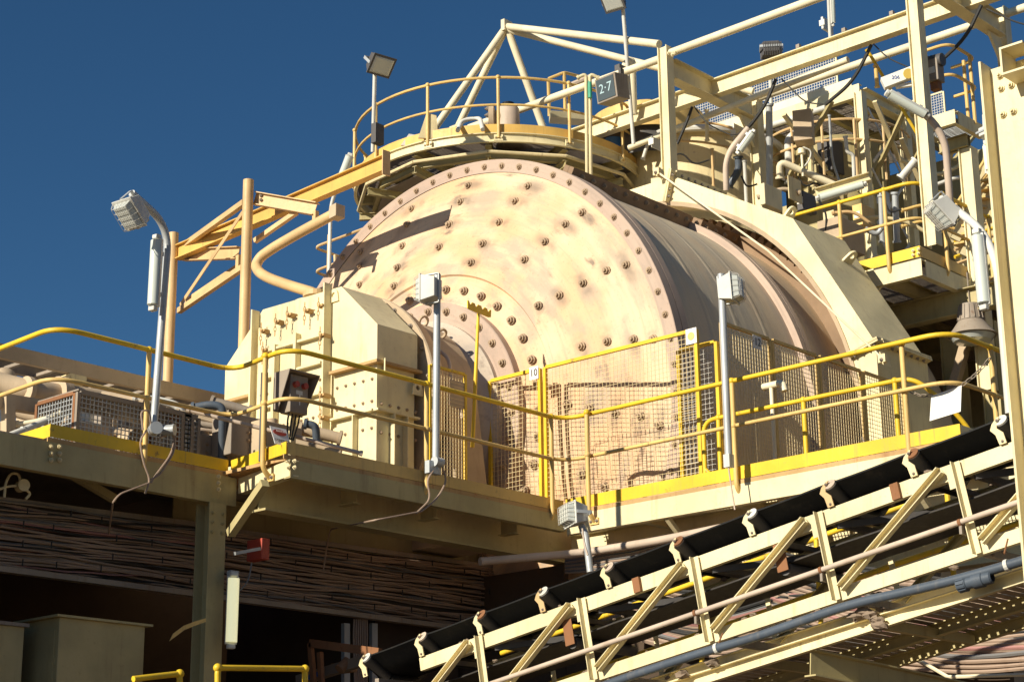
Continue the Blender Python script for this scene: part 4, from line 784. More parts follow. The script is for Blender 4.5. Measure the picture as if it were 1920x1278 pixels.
# small rails and lamp seen past the drum's left side
xr = 17.6
r_ = thing('handrail', 'small tan handrail loop seen past the left edge of the drum', 'handrail', P(620, 560, x=xr))
for dy in (0, 45): MB().tube(fil([P(700, 422+dy, x=xr+.6), P(588, 464+dy, x=xr), P(640, 482+dy, x=xr+.5)], .12), .022, 8).o('rail', 'tan', r_, True)
for a, c in (((617, 440), (614, 560)), ((628, 478), (632, 560))): MB().cyl(P(*a, x=xr), P(*c, x=xr), .024, 8).o('post', 'tan', r_, True)
l_ = lamp_post('pale cranked pole with a green-tinted tube lamp behind the monorail beam', [P(617, 520, x=xr), P(620, 385, x=xr), P(634, 346, x=xr)], .028, 'lampgrey'); fluoro(l_, P(634, 350, x=xr), P(656, 292, x=xr), V((-.6, -.8, .2)), .065)
# ================================================================ round platform
CX, CY, RP, ZP = 21.62, 19.76, 2.375, 12.885; dc = (V((CX, CY, ZP))-CAM).dot(FW)
def cir(r, dg, z): return V((CX+r*math.cos(R(dg)), CY+r*math.sin(R(dg)), z))
rpf = thing('round_platform', 'round grated platform with cream rim above the drum', 'platform', (CX, CY, 11.3))
AC = V((CX, CY, 0))
MB().lathe(AC, Z, [(RP+.02, ZP-.16), (RP+.07, ZP-.16), (RP+.07, ZP-.148), (RP+.032, ZP-.146), (RP+.032, ZP-.02), (RP+.07, ZP-.018), (RP+.07, ZP-.006), (RP+.02, ZP-.004)], 72, True).o('rim_beam', 'cream', rpf, 30)
MB().lathe(AC, Z, [(RP+.02, ZP), (RP+.03, ZP), (RP+.03, ZP+.15), (RP+.02, ZP+.15)], 72, True).o('toe_board', 'toe_orange', rpf, 30)
b = MB(); k = -RP
while k < RP:
    h = math.sqrt(RP*RP-k*k); hi_ = math.sqrt(max(0, 1.3**2-k*k)) if abs(k) < 1.3 else 0
    for s_ in (-1, 1):
        if h-hi_ > .05: b.box((CX+k-.0025, CY+s_*hi_, ZP-.04), (CX+k+.0025, CY+s_*h, ZP-.005))
    k += .042
b.o('grating', 'steel', rpf, kind='stuff')
for i in range(12):
    a, c = cir(RP-.25, i*30+8, ZP-.26), cir(RP-.25, i*30+38, ZP-.26); MB().ib(a, c, .08, .12, .01).o('ring_joist', 'olive', rpf); MB().ib(cir(1.25, i*30+8, ZP-.12), cir(RP+.0, i*30+8, ZP-.12), .1, .15, .01).o('radial_joist', 'olive', rpf)
MB().lathe(AC, Z, [(1.28, ZP-.02), (1.32, ZP-.03), (1.32, ZP-.25), (1.2, ZP-.26), (1.15, ZP-.7), (1.1, ZP-2.6), (.3, ZP-2.7)], 48).o('vessel', 'darksteel', rpf, 30)
for i in range(8): MB().box(cir(1.3, i*45+20, ZP-1.7)-V((.05, .05, 0)), cir(1.3, i*45+20, ZP-.3)+V((.05, .05, 0))).o('support_post', 'steel', rpf)
for i in range(12):       # lower frame and mesh skirt under the rim
    a, c = cir(RP+.02, i*30+8, ZP-.30), cir(RP+.02, i*30+38, ZP-.30); MB().tube([a, c], .03, 8).o('skirt_rail', 'cream_old', rpf, True); MB().ib(cir(1.3, i*30+8, ZP-.42), cir(RP, i*30+8, ZP-.42), .08, .12, .01).o('lower_joist', 'olive', rpf)
    if i % 3: MB().prism([cir(1.3, i*30+9, ZP-.36), cir(RP-.3, i*30+9, ZP-.36), cir(RP-.3, i*30+37, ZP-.36), cir(1.3, i*30+37, ZP-.36)], Z*.01).o('soffit_shade_panel', 'steel', rpf)  # dark panels added to deepen the shade under the deck
rl = thing('handrail', 'curved yellow two-bar handrail round the round platform', 'handrail', (CX, CY, ZP), 'handrails on the upper platforms')
for z, r in ((.92, .024), (.46, .02)): MB().tube([cir(RP+.06, a, ZP+z) for a in range(110, 420, 5)], r, 8).o('top_rail' if z > .9 else 'mid_rail', 'yellow_worn', rl, True)
for a in range(114, 410, 27):
    q = cir(RP+.075, a, 0); po = MB().cyl(V((q.x, q.y, ZP-.1)), V((q.x, q.y, ZP+.92)), .025, 8).o('post', 'yellow_worn', rl, True); MB().sph(V((q.x, q.y, ZP+.92)), .038).o('knuckle', 'yellow_worn', po, True); n_ = V((math.cos(R(a)), math.sin(R(a)), 0)); t_ = V((-n_.y, n_.x, 0))
    pl = MB().ob(V((q.x, q.y, ZP-.09))-n_*.015, n_*.012, t_*.07, Z*.05).o('foot_plate', 'cream', po); bolts(pl, [V((q.x, q.y, ZP-.09))+t_*s_*.05 for s_ in (-1, 1)], n_, .016, .02, 'cream')
# valve body and lugs standing on it
c = P(953, 236, z=ZP+.15)+V((.3, .27, 0)); c.z = ZP+.12; vb = thing('valve_body', 'pale round valve body standing on the round platform', 'valve', c)
MB().lathe(V((c.x, c.y, ZP)), Z, [(.24, 0), (.24, .08), (.19, .10), (.19, .28), (.175, .60), (.13, .65), (0, .65)], 24).o('body', 'pipetan', vb, 40); d_ = V((-.6, .75, 0)).normalized(); o_ = V((c.x, c.y, ZP+.43)); MB().lathe(o_, d_, [(.15, .1), (.15, .2), (.24, .22), (.24, .30), (.0, .31)], 24).o('side_flange', 'dusty', vb, 40); bolts(vb, [o_+d_*.31+(Z*math.cos(k)+d_.cross(Z)*math.sin(k))*.19 for k in [i*.785 for i in range(8)]], d_, .03, .04, 'steel'); MB().lathe(V((c.x, c.y, ZP+.65)), Z, [(.1, 0), (.1, .05), (0, .06)], 16).o('cap', 'rubber', vb)
for i, (px, py, lb) in enumerate(((770, 262, 'small grey lifting lug at the left of the round platform'), (803, 248, 'cream upright bracket at the foot of the tripod legs'))):
    q = P(px, py, z=ZP+.12); t_ = thing('deck_bracket', lb, 'bracket', q); MB().prism([q+V((-.12, .1, -.1)), q+V((.12, -.1, -.1)), q+V((.1, -.08, .08 if i == 0 else .3)), q+V((-.02, .02, .1 if i == 0 else .32))], V((.03, .03, 0))).o('plate', 'cream_old' if i else 'lampgrey', t_)
hp = thing('hose_loop', 'small grey tube hoop on the round platform beside the tripod', 'pipe', P(880, 240, z=ZP)); MB().tube(fil([P(858, 245, z=ZP), P(866, 226, z=ZP+.3), P(900, 220, z=ZP+.35), P(905, 243, z=ZP)], .15), .035, 10).o('pipe', 'lampgrey', hp, True)
# ================================================================ tripod and portal frame
X1f, X2f = 20.6, 22.95; c1 = P(1247, 90, x=X1f)
def hcol(t, x, y, z0, z1, w_=.17, mat='cream', f=.016):
    MB().box((x-w_/2, y-w_/2, z0), (x+w_/2, y-w_/2+f, z1)).o('flange', mat, t); MB().box((x-w_/2, y+w_/2-f, z0), (x+w_/2, y+w_/2, z1)).o('flange', mat, t); MB().box((x-w_/2+.04, y-w_/2+f+.001, z0), (x-w_/2+.055, y+w_/2-f-.001, z1)).o('web', mat, t)
dc = (V((CX, CY, ZP))-CAM).dot(FW); apx = P(950, 50, d=dc+.2)
tr = thing('tripod_frame', 'pale tubular tripod frame peaking above the round platform', 'frame', V((apx.x, apx.y, ZP)))
for q in (P(800, 262, d=dc-.2), P(858, 240, d=dc+.6), P(1024, 256, d=dc+.1)): MB().cyl(apx, q, .062, 12).o('leg', 'offwhite', tr, 40); MB().box(q-V((.1, .1, .02)), q+V((.1, .1, .02))).o('foot_plate', 'cream', tr)
MB().cyl(apx, P(1236, 83, x=X1f), .06, 12).o('tie', 'offwhite', tr, 40); MB().cyl(apx-Z*.05, P(1412, 172, x=X2f), .06, 12).o('tie', 'offwhite', tr, 40); MB().ob(apx, X*.1, Y*.04, Z*.1).o('apex_plate', 'offwhite', tr)
pf = thing('portal_frame', 'cream steel portal frame with tube ties over the mill', 'frame', V((X1f, c1.y, 11)))
c3 = P(1722, 100, x=X1f); c2y = c1.y+.02; c4 = P(1882, 70, x=X2f)
hcol(pf, X1f, c1.y, 10.9, c1.z); hcol(pf, X2f, c2y, 9.4, c1.z-.05); hcol(pf, X1f, c3.y, 9.55, 16.5); hcol(pf, X2f, c4.y, 9.4, c1.z+.02)
for y in (c1.y, c3.y-.1): MB().ib((X1f+.13, y, c1.z-.32), (X2f-.13, y, c1.z-.32), .2, .32, .014).o('cross_beam', 'cream', pf); MB().prism([(X2f-.13, y-.02, c1.z-.5), (X2f-.5, y-.02, c1.z-.5), (X2f-.13, y-.02, c1.z-.95)], Y*.04).o('gusset', 'cream', pf)
tz = P(1380, 54, x=X1f).z
MB().cyl((X1f, c1.y-.1, tz), (X1f, c3.y, tz), .06, 12).o('tie_tube', 'offwhite', pf, 40); tz2 = P(1575, 132, x=X2f).z; MB().cyl((X2f, c2y-.1, tz2), (X2f, c4.y-6, tz2), .06, 12).o('tie_tube', 'offwhite', pf, 40); q = P(880, 240, x=X1f); MB().cyl((X1f, c1.y+.1, P(1232, 113, x=X1f).z), q, .06, 12).o('tie_tube', 'offwhite', pf, 40)
q = P(1180, 277, x=X1f+1.2); MB().cyl(q, P(1590, 112, x=X1f+1.2), .05, 10).o('tie_tube', 'offwhite', pf, 40)
bolts(pf, [P(a, c, x=X1f-.13) for a, c in ((1255, 100), (1262, 103), (1268, 98))], -X, .022, .03, 'cream')
cb_ = thing('crane_beam', 'long cream overhead crane beam crossing to the top right corner', 'crane beam', (21.75, 13, 13)); cz = P(1440, 131, x=21.75).z; ca_ = P(1050, 262, x=21.75)
MB().ib((21.75, ca_.y, cz), (21.75, c3.y-4, cz), .15, .27, .016).o('beam', 'cream', cb_)
for px in (1500, 1588, 1680): q = P(px, 100, x=21.75); MB().box((21.69, q.y-.03, cz+.15), (21.75, q.y+.03, cz+.21)).o('rail_clip', 'steel', cb_)
fs_ = thing('festoon_cable', 'black festoon cable hanging in loops below the crane beam', 'cable', P(1600, 150, x=21.6))
for pts_, r in ((((1298, 200), (1288, 228), (1270, 270)), .03), (((1302, 200), (1325, 233), (1372, 254), (1392, 250)), .014), (((1455, 148), (1435, 198), (1405, 238), (1385, 253)), .035), (((1634, 84), (1600, 153), (1548, 196)), .035), (((1638, 83), (1665, 110), (1712, 130)), .013), (((1465, 148), (1510, 193), (1548, 196)), .014), (((1840, 10), (1812, 70), (1762, 117)), .035), (((1850, 17), (1920, 49), (1990, 50)), .016)):
    MB().tube(fil([P(a, c, x=21.62) for a, c in pts_], .5, 6), r*.75, 8).o('loop', 'cable_dark', fs_, True)
def beam_text(s_, px, py, size, x): q = P(px, py, x=x); return q
q = P(1862, 6, x=21.655); text('3 mT', 'wood', cb_, V((21.655, q.y, cz-.0)), -Y, Z, .2, off=.003)
# ================================================================ tank behind, yellow hood
tc = P(1300, 300, d=31.5); tkz = tc.z
tk = thing('round_tank', 'big cream round tank behind the gear guard', 'tank', V((tc.x, tc.y, 8)))
MB().lathe(V((tc.x, tc.y, 0)), Z, [(0, tkz+.02), (1.36, tkz), (1.5, tkz), (1.5, tkz-.09), (1.44, tkz-.1), (1.44, 8.0)], 64).o('shell', 'cream_old', tk, 30); MB().lathe(V((tc.x, tc.y, tkz-.05)), Z, [(1.52+.06*math.cos(t), .06*math.sin(t)) for t in [k*math.pi/4 for k in range(8)]], 64, True).o('ring_pipe', 'lampgrey', tk, True)
hc = P(1216, 266, d=31.0)
hd2 = thing('yellow_hood', 'round yellow hood over a dark opening behind the portal column', 'hood', V((hc.x, hc.y, hc.z-.5)))
MB().lathe(V((hc.x, hc.y, 0)), Z, [(.2, hc.z+.44), (.85, hc.z+.40), (.95, hc.z+.35), (.95, hc.z-.08), (.93, hc.z-.08), (.93, hc.z+.3)], 48).o('shell', 'yellow_worn', hd2, 40); MB().lathe(V((hc.x, hc.y, 0)), Z, [(.85, hc.z+.25), (.85, hc.z-.5)], 48).o('liner', 'darksteel', hd2, 40)
bk = P(1152, 283, d=30.4); bu = thing('blue_drum', 'blue plastic drum at the right edge of the round platform', 'drum', bk-Z*.3); MB().lathe(V((bk.x, bk.y, bk.z-.3)), Z, [(0, 0), (.16, 0), (.18, .1), (.18, .46), (.165, .49), (0, .49)], 24).o('body', 'blue', bu, 40)
# pipes and fittings in front of the tank
def pipe(label, pts_, r, mat, d=None, x=None, fr=.3, name='pipe_run'):
    q = [P(a, c, d=d) if d else P(a, c, x=x) for a, c in pts_]; t = thing(name, label, 'pipe', q[0]); MB().tube(fil(q, fr), r, 12).o('pipe', mat, t, True)
    for p, n_ in ((q[0], q[1]-q[0]), (q[-1], q[-2]-q[-1])): n_ = n_.normalized(); MB().cyl(p, p+n_*.03, r*1.35, 14).o('flange', mat, t, True)
    return t
pipe('grey upright pipe right of the portal frame rear column', ((1443, 360), (1442, 195)), .055, 'galv', d=29); pipe('pale grey bent pipe under the upper platform', ((1482, 345), (1478, 262), (1492, 250)), .07, 'lampgrey', d=30.5)
pipe('tan bent pipe sloping down behind the right platform rail', ((1463, 335), (1461, 302), (1590, 358)), .055, 'offwhite', d=28.5); pipe('dark jointed pipe on the side of the round tank', ((1384, 293), (1386, 318), (1366, 350)), .06, 'polypipe', d=29.6)
pipe('pale inverted-U vent pipe beside the portal column', ((1188, 215), (1185, 112), (1172, 120), (1172, 160)), .06, 'offwhite', d=29.5, fr=.2); pipe('thin tan rail pipe around the tank top', ((1195, 270), (1240, 262), (1320, 266), (1375, 278)), .02, 'tan', d=29.8)
pipe('horizontal tan rail tube right of the yellow hood', ((1305, 228), (1345, 232), (1390, 246)), .02, 'tan', d=29.8); pipe('long grey conduit down the right of the tank', ((1400, 385), (1396, 300)), .03, 'lampgrey', d=29.2)
for i, (px, lb) in enumerate(((1100, 'left'), (1107, 'right'))):
    t_ = pipe('slim cream standpipe, %s one of the pair before the round platform' % lb, ((px+1, 352), (px-1, 138), (px-18+i*34, 147)), .025, 'cream', d=25.9, fr=.1)
q = P(1106, 165, d=25.88); MB().cyl(q-Z*.15, q+Z*.15, .03, 10).o('sleeve', 'greencap', t_, True)
# box marked 2-7
c = P(1148, 168, d=27.4); bx = thing('display_box', 'dark display box chalked 2.7 hung beside the round platform', 'sign', c); n_ = V((-.95, .05, -.14)).normalized(); sd = n_.cross(Z).normalized()*-1; u_ = sd.cross(n_).normalized()*-1
if u_.z < 0: u_ = -u_
MB().ob(c, sd*.2, u_*.19, n_*.14).o('case', 'steel', bx, bevel=.008); MB().ob(c+n_*.145, sd*.17, u_*.16, n_*.004).o('screen', 'slate', bx)
sdr = u_.cross(n_).normalized()
text('2·7', 'chalk', bx, c+n_*.15, sdr, u_, .2, off=.004)
MB().box(P(1160, 158, d=27.3), P(1170, 130, d=27.4)).o('ballast', 'darksteel', bx)
# ================================================================ upper lamps
def ulamp(label, pts_, d, lp_, face, s=.19, cage=False, mat='darksteel', r=.03, box=None):
    t = lamp_post(label, [P(a, c, d=d) for a, c in pts_], r, 'lampgrey'); floodlight(t, P(*lp_, d=d-.05), face, Z, s, mat, cage)
    if box: q = P(*box, d=d-.05); MB().ob(q, X*.09, Y*.05, Z*.16).o('gear_box', mat, t, bevel=.008)
    return t
ulamp('tall pole with dark square floodlight at the left of the round platform', ((699, 285), (703, 132)), 28.0, (712, 120), RT*.45-FW*.75-UP*.5, box=(708, 252))
ulamp('tall pole with floodlight cut by the top edge of the picture', ((1188, 270), (1168, 15)), 28.6, (1152, 2), -RT*.4-FW*.8-UP*.5, .17, box=(1164, 142))
l8 = ulamp('floodlight seen from behind above the crane beam', ((1446, 200), (1444, 105)), 30.5, (1446, 93), FW*.9-UP*.35+RT*.1, .17)
b = MB(); q = P(1446, 93, d=30.3)
for k in range(-5, 6): b.ob(q+RT*(.028*k)-FW*.13, RT*.004, UP*.11, FW*.03)
b.o('cooling_fins', 'darksteel', l8, kind='stuff')
l9 = lamp_post('thin pole with tube lamp at the top edge right of centre', [P(1557, 75, d=30), P(1553, -20, d=30)], .03, 'lampgrey'); fluoro(l9, P(1562, 45, d=30), P(1560, -20, d=30), RT-FW*.5, .05)
la = lamp_post('tan cranked pole with slanting tube lamp in front of the tank', [P(1362, 357, d=27.6), P(1360, 292, d=27.6), P(1403, 240, d=27.6)], .045, 'pipetan'); fluoro(la, P(1385, 285, d=27.5), P(1412, 248, d=27.5), RT*.6-UP*.6-FW*.4, .06)
lb_ = lamp_post('tan cranked pole with long tube lamp crossing the tall right column', [P(1782, 390, d=23), P(1771, 240, d=23), P(1680, 178, d=23)], .045, 'pipetan'); fluoro(lb_, P(1737, 216, d=22.9), P(1666, 176, d=22.9), -UP*.8-FW*.6-RT*.2, .065)
lc = lamp_post('upright tube lamp with a floodlight beside the bolted column', [P(1850, 325, d=20), P(1845, 215, d=20)], .02, 'lampgrey'); fluoro(lc, P(1856, 320, d=19.9), P(1850, 270, d=19.9), -X, .05, lens='tube_lit'); floodlight(lc, P(1850, 247, d=19.9), V((1, -.3, 0)), Z, .085)
# ================================================================ right platform
ZR = 9.6
e1, e2, e3, e0 = P(1727, 480, z=ZR), P(1900, 552, z=ZR), P(1600, 507, z=ZR), P(1487, 402, z=ZR+1.05)
R1, R2 = V((e1.x-.03, e1.y-.02, ZR+1.05)), V((e1.x+5, e1.y-.02, ZR+1.05)); R0 = V((e1.x-.03, e0.y, ZR+1.05))
rr2 = rail_run('handrail', 'yellow two-bar handrail on the right-hand platform above the gear guard', [R0, R1, R2], [V((R1.x, P(px, 360, x=R1.x).y, ZR+1.05)) for px in (1572, 1657)]+[V((P(px, 380, y=R1.y).x, R1.y, ZR+1.05)) for px in (1768, 1850)], (0, .5), .026, ('yellow', 'yellow_worn', 'yellow_worn'), ZR, [X, X, Y, Y], fr=.25, group='handrails on the upper platforms')
toeboard(rr2, [V((e1.x+.02, e0.y-.3, 0)), V((e1.x+.02, e1.y+.02, 0))], .15, ZR+.005, 'yellow'); toeboard(rr2, [V((e1.x+.04, e1.y+.02, 0)), V((e1.x+5, e1.y+.02, 0))], .15, ZR+.005, 'yellow_worn')
rp2 = thing('upper_walkway', 'cream right-hand platform deck above the gear guard', 'walkway', V((e1.x, e1.y, ZR-.25)))
MB().ch((e1.x, e0.y+.3, ZR-.15), (e1.x, e1.y, ZR-.15), .08, .23, .012, Z, -1).o('edge_beam', 'cream', rp2); MB().ch((e1.x+.1, e1.y, ZR-.15), (e1.x+9, e1.y, ZR-.15), .08, .23, .012, Z, -1).o('edge_beam', 'cream', rp2)
bolts(rp2, [P(a, c, x=e1.x-.008) for a, c in ((1712, 470), (1722, 467), (1712, 478), (1722, 475))], -X, .016, .02, 'cream')
grating('grating', rp2, e1.x+.05, e1.x+1.5, e1.y+.05, e0.y, ZR-.005, 'y', .045, 'steel'); MB().box((e1.x+1.51, e1.y+.1, ZR-.06), (34, 17, ZR-.02)).o('floor_plate', 'steel', rp2); MB().box((e1.x+3, -6, ZR-.06), (34, e1.y-.0, ZR-.02)).o('floor_plate', 'steel', rp2)
for y in (e1.y+.6, e1.y+1.3, e1.y+2.0): MB().ib((e1.x+.1, y, ZR-.16), (e1.x+4, y, ZR-.16), .1, .18, .01).o('joist', 'olive', rp2)
for x in (e1.x+1.0, e1.x+2.6, e1.x+4.4): MB().ib((x, -2, ZR-.42), (x, e0.y+.2, ZR-.42), .18, .34, .014).o('girder', 'olive', rp2)
MB().bar(P(1672, 503, x=e1.x+.05), P(1640, 548, x=e1.x+.05), .05, .07).o('knee_brace', 'cream', rp2)
# shaded columns under it, pendant lamp
for i, (px, x, lb) in enumerate(((1795, 22.6, 'shaded olive column behind the hanging sign'), (1868, 22.6, 'shaded olive column beside the bent right lamp post'))):
    q = P(px, 750, x=x); t_ = thing('platform_column', lb, 'column', V((x, q.y, 0)), 'columns under the right platform'); hcol(t_, x, q.y, 0, ZR-.6, .26, 'olive')
q = P(1795, 800, x=22.3); br_ = tag(MB().bar(P(1770, 790, x=22.3), P(1812, 640, x=22.3), .12, .12).o('diagonal_brace', 'dusty'), 'shaded tan diagonal brace rising behind the hanging sign', 'brace')
fw_ = tag(MB().box((30, -8, 0), (30.2, 18, ZR-.1)).o('far_wall', 'interior_shade'), 'dark brown wall deep under the right platform', 'wall')
MB().box((e1.x+1.6, -3, 5.8), (e1.x+1.75, e0.y, 7.6)).o('hanging_panel', 'olive', rp2)
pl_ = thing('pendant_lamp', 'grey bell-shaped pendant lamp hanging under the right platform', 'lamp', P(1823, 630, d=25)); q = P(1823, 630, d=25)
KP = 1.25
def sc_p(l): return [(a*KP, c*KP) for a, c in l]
MB().lathe(q, Z, sc_p([(.06, .36), (.115, .35), (.14, .17)]), 28).o('ballast', 'steel', pl_, 40); MB().lathe(q, Z, sc_p([(.14, .165), (.20, .08), (.25, .02), (.27, .0), (.25, -.005), (.14, .15)]), 32).o('shade', 'steel', pl_, 40); MB().lathe(q, Z, sc_p([(.24, -.005), (.2, -.06), (0, -.09)]), 24).o('glass', 'lens', pl_, 40); MB().cyl(q+Z*.45, q+Z*.9, .01, 6).o('chain', 'steel', pl_)  # lamp coloured darker to imitate hanging in shade
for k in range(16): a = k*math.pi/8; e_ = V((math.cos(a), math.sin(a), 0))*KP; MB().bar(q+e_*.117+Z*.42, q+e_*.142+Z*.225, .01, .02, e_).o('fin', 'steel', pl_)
# ================================================================ upper platform and tower
XT = 24.6; zu = P(1600, 172, x=XT).z
ut = thing('support_tower', 'cream braced steel tower holding up the highest platform', 'tower', P(1640, 340, x=XT))
t1, t2 = P(1617, 250, x=XT), P(1680, 270, x=XT+1.2); hcol(ut, XT, t1.y, 8, zu-.05, .15); hcol(ut, XT+1.2, t1.y-.1, 8, zu-.05, .15)
MB().ib((XT+.1, t1.y, zu-.05), (XT+3.2, t1.y, zu-.05), .16, .2, .012).o('cap_beam', 'cream', ut)
for k in range(3): z0 = zu-.3-1.05*k; MB().bar((XT+.12, t1.y-.06, z0), (XT+1.1, t1.y-.06, z0-.95), .05, .012, Y).o('cross_brace', 'lampgrey', ut); MB().bar((XT+.12, t1.y-.09, z0-.95), (XT+1.1, t1.y-.09, z0), .05, .012, Y).o('cross_brace', 'lampgrey', ut)
MB().bar((XT+1.3, t1.y-.1, zu-.3), (XT+3.2, t1.y-.1, zu-2.9), .12, .12).o('raker', 'cream_old', ut)
up2 = thing('high_platform', 'highest cream platform with grated deck and mesh rail below the crane beam', 'platform', V((XT, 16, zu)))
yl = P(1290, 280, x=XT).y
MB().ch((XT, yl, zu), (XT, t1.y, zu), .08, .22, .012, Z, -1).o('edge_beam', 'cream', up2); MB().bar((XT+.1, yl, zu+.22), (XT+.1, t1.y+.2, zu+.22), .01, .16).o('toe_board', 'offwhite', up2); MB().cyl((XT-.08, yl, zu-.16), (XT-.08, t1.y+.6, zu-.16), .05, 10).o('conduit', 'lampgrey', up2, True)
grating('grating', up2, XT+.05, XT+3.4, t1.y+.1, yl, zu+.11, 'y', .045, 'steel')
for i in range(6): y = t1.y+.3+(yl-t1.y-.4)*i/5; MB().ib((XT+.1, y, zu), (XT+3.4, y, zu), .1, .16, .01).o('joist', 'olive', up2)
MB().ib((XT+1.6, t1.y, zu-.2), (XT+1.6, yl, zu-.2), .12, .22, .012).o('girder', 'olive', up2)
mesh_panel(up2, (XT+.15, P(1560, 130, x=XT).y), (XT+.15, yl), zu+.3, zu+1.05, .05, .03, 'cream', 'wire_galv', .004)
mesh_panel(up2, (XT+3.2, t1.y+.2), (XT+3.2, yl), zu+.3, zu+1.05, .05, .03, 'cream', 'wire_galv', .004)
hb = thing('hanging_cabinet', 'tall dusty steel cabinet on a post under the highest platform', 'cabinet', P(1507, 270, d=28.6)); q = P(1507, 240, d=28.6); MB().ob(q, V((.13, .06, 0)), V((-.06, .13, 0)), Z*.25).o('body', 'dusty', hb, bevel=.008); MB().cyl(P(1521, 345, d=28.75), P(1518, 210, d=28.75), .045, 8).o('post', 'cream_old', hb); MB().lathe(P(1503, 285, d=28.5), Z, [(.0, .05), (.06, .05), (.06, -.03), (.02, -.04), (.02, -.4)], 12).o('gland', 'offwhite', hb, True)
cable_run(hb, [P(1505, 276, d=28.45), P(1522, 282, d=28.45), P(1518, 300, d=28.45), P(1508, 312, d=28.45)], .012, 'lampgrey')
bm = tag(MB().box((27.5, 13.3, 8.5), (27.7, 22, zu-.35)).o('plant_wall', 'olive'), 'cream plant wall coloured olive for shade, behind the pipes below the highest platform', 'wall')  # olive darkens the sunlit wall as if it lay in shade
# blocks and pipes standing on top of the guard, behind the right rail
for (a, c, d, mt, lb) in (((1425, 385), (1466, 357), 26.6, 'cream', 'cream block on top of the gear guard below the grey pipe'), ((1480, 372), (1500, 340), 27.0, 'cream_old', 'small cream upright block right of the cream block'), ((1535, 470), (1620, 425), 26.2, 'dusty', 'dusty sloping chute side below the right platform rail')):
    p, q = P(*a, d=d), P(*c, d=d+.35); t_ = tag(MB().box(p, q).o('equipment_block', mt, bevel=.01), lb, 'block')
t_ = thing('tube_lamp', 'long pale tube lamp behind the right platform rail', 'lamp', P(1545, 368, d=26.4), 'lamps round the mill'); fluoro(t_, P(1535, 372, d=26.4), P(1620, 346, d=26.4), -UP*.5-FW, .06)
MB().ib(P(1530, 362, d=26.7), P(1630, 332, d=26.7), .12, .12, .01).o('support_beam', 'cream', t_)
pipe('grey rubber hose looping below the tube lamp', ((1622, 430), (1645, 440), (1655, 425)), .035, 'galv', d=26.2); pipe('galvanised upright channel pair right of the tube lamp', ((1655, 455), (1652, 365)), .04, 'galv', d=26.4, name='upright_duct'); pipe('second galvanised upright beside the tall column', ((1682, 455), (1678, 360)), .045, 'galv', d=26.6, name='upright_duct'); pipe('white twisted pipe slanting behind the tower foot', ((1688, 335), (1717, 300)), .055, 'lampgrey', d=27.5)
# hoist, jib and small platform at upper right
hs_ = thing('chain_hoist', 'dirty dark chain hoist hanging right of the tall column', 'hoist', P(1753, 170, d=25)); q = P(1753, 135, d=25)
MB().ob(q, V((.09, 0, 0)), V((0, .09, 0)), Z*.16).o('body', 'steel', hs_, bevel=.01); MB().cyl(q+Z*.14-Y*.13, q+Z*.16+Y*.13, .09, 16).o('motor', 'darksteel', hs_, True); MB().ob(q-Z*.2, X*.05, Y*.06, Z*.07).o('hook_block', 'rust', hs_); MB().box(q+V((-.095, -.05, -.05)), q+V((-.091, .05, .04))).o('label_plate', 'lampgrey', hs_)
jb = thing('jib_arm', 'white painted jib arm with blue lettering behind the tall column', 'jib', P(1690, 150, d=26)); ja, jc = P(1655, 158, d=26), P(1722, 132, d=26); MB().bar(ja, jc, .12, .16).o('arm', 'whitepaint', jb, bevel=.006); jn = (jc-ja).normalized(); nn = jn.cross(Z).normalized(); nn = nn if nn.dot(FW) < 0 else -nn
text('206', 'print_blue', jb, (ja+jc)/2-jn*.08+nn*.062, Z.cross(nn).normalized(), Z, .075, off=.003)
MB().cyl(P(1703, 138, d=25.85), P(1704, 138, d=26.1), .07, 18).o('lamp', 'amber', jb, True); MB().bar(P(1680, 163, d=26), P(1722, 157, d=26), .06, .05).o('stay', 'whitepaint', jb)
zs = P(1780, 222, d=26).z; s0, s1_, s2_ = P(1762, 222, d=26), P(1790, 205, z=zs), P(1842, 245, z=zs)
sp2 = thing('small_platform', 'small cream maintenance platform left of the bolted column', 'platform', s1_)
xa, yb_ = s1_.x, s1_.y; yfar = P(1725, 232, x=xa).y; xb_ = P(1842, 240, y=yb_).x
MB().ch((xa, yfar, zs-.1), (xa, yb_, zs-.1), .06, .2, .01, Z, -1).o('edge_beam', 'cream', sp2); MB().ch((xa+.08, yb_, zs-.1), (xb_, yb_, zs-.1), .06, .2, .01, Z, -1).o('edge_beam', 'cream', sp2); grating('grating', sp2, xa+.05, xb_, yb_+.03, yfar, zs-.1, 'y', .045, 'galv')
for x in (xa+.5, xb_-.2): MB().ib((x, yb_+.1, zs-.28), (x, yfar, zs-.28), .1, .18, .01).o('joist', 'olive', sp2); 
q = P(1822, 330, x=xb_-.2); hcol(sp2, xb_-.2, yb_+.15, 8, zs-.38, .2)
sr = thing('handrail', 'tan-yellow handrail on the small maintenance platform', 'handrail', s1_, 'handrails on the upper platforms')
for h in (1.0, .55): MB().tube(fil([V((xa, yfar, zs+h)), V((xa, yb_, zs+h)), V((xb_, yb_, zs+h)), V((xb_, yb_+.4, zs+h))], .2), .024, 8).o('rail', 'yellow_worn', sr, True)
for x, y in ((xa, yb_+.5), (xa+.9, yb_), (xb_-.2, yb_), (xb_-.1, yb_+.15)): MB().cyl((x, y, zs-.05), (x, y, zs+1.0), .026, 8).o('post', 'yellow_worn', sr, True)
st = thing('stair_flight', 'distant cream and yellow stair flight behind the bent right lamp', 'stair', P(1840, 470, d=27))
for a, c in (((1808, 480), (1880, 315)), ((1790, 450), (1862, 300))): MB().bar(P(*a, d=27), P(*c, d=27.4), .05, .14).o('stringer', 'cream', st)
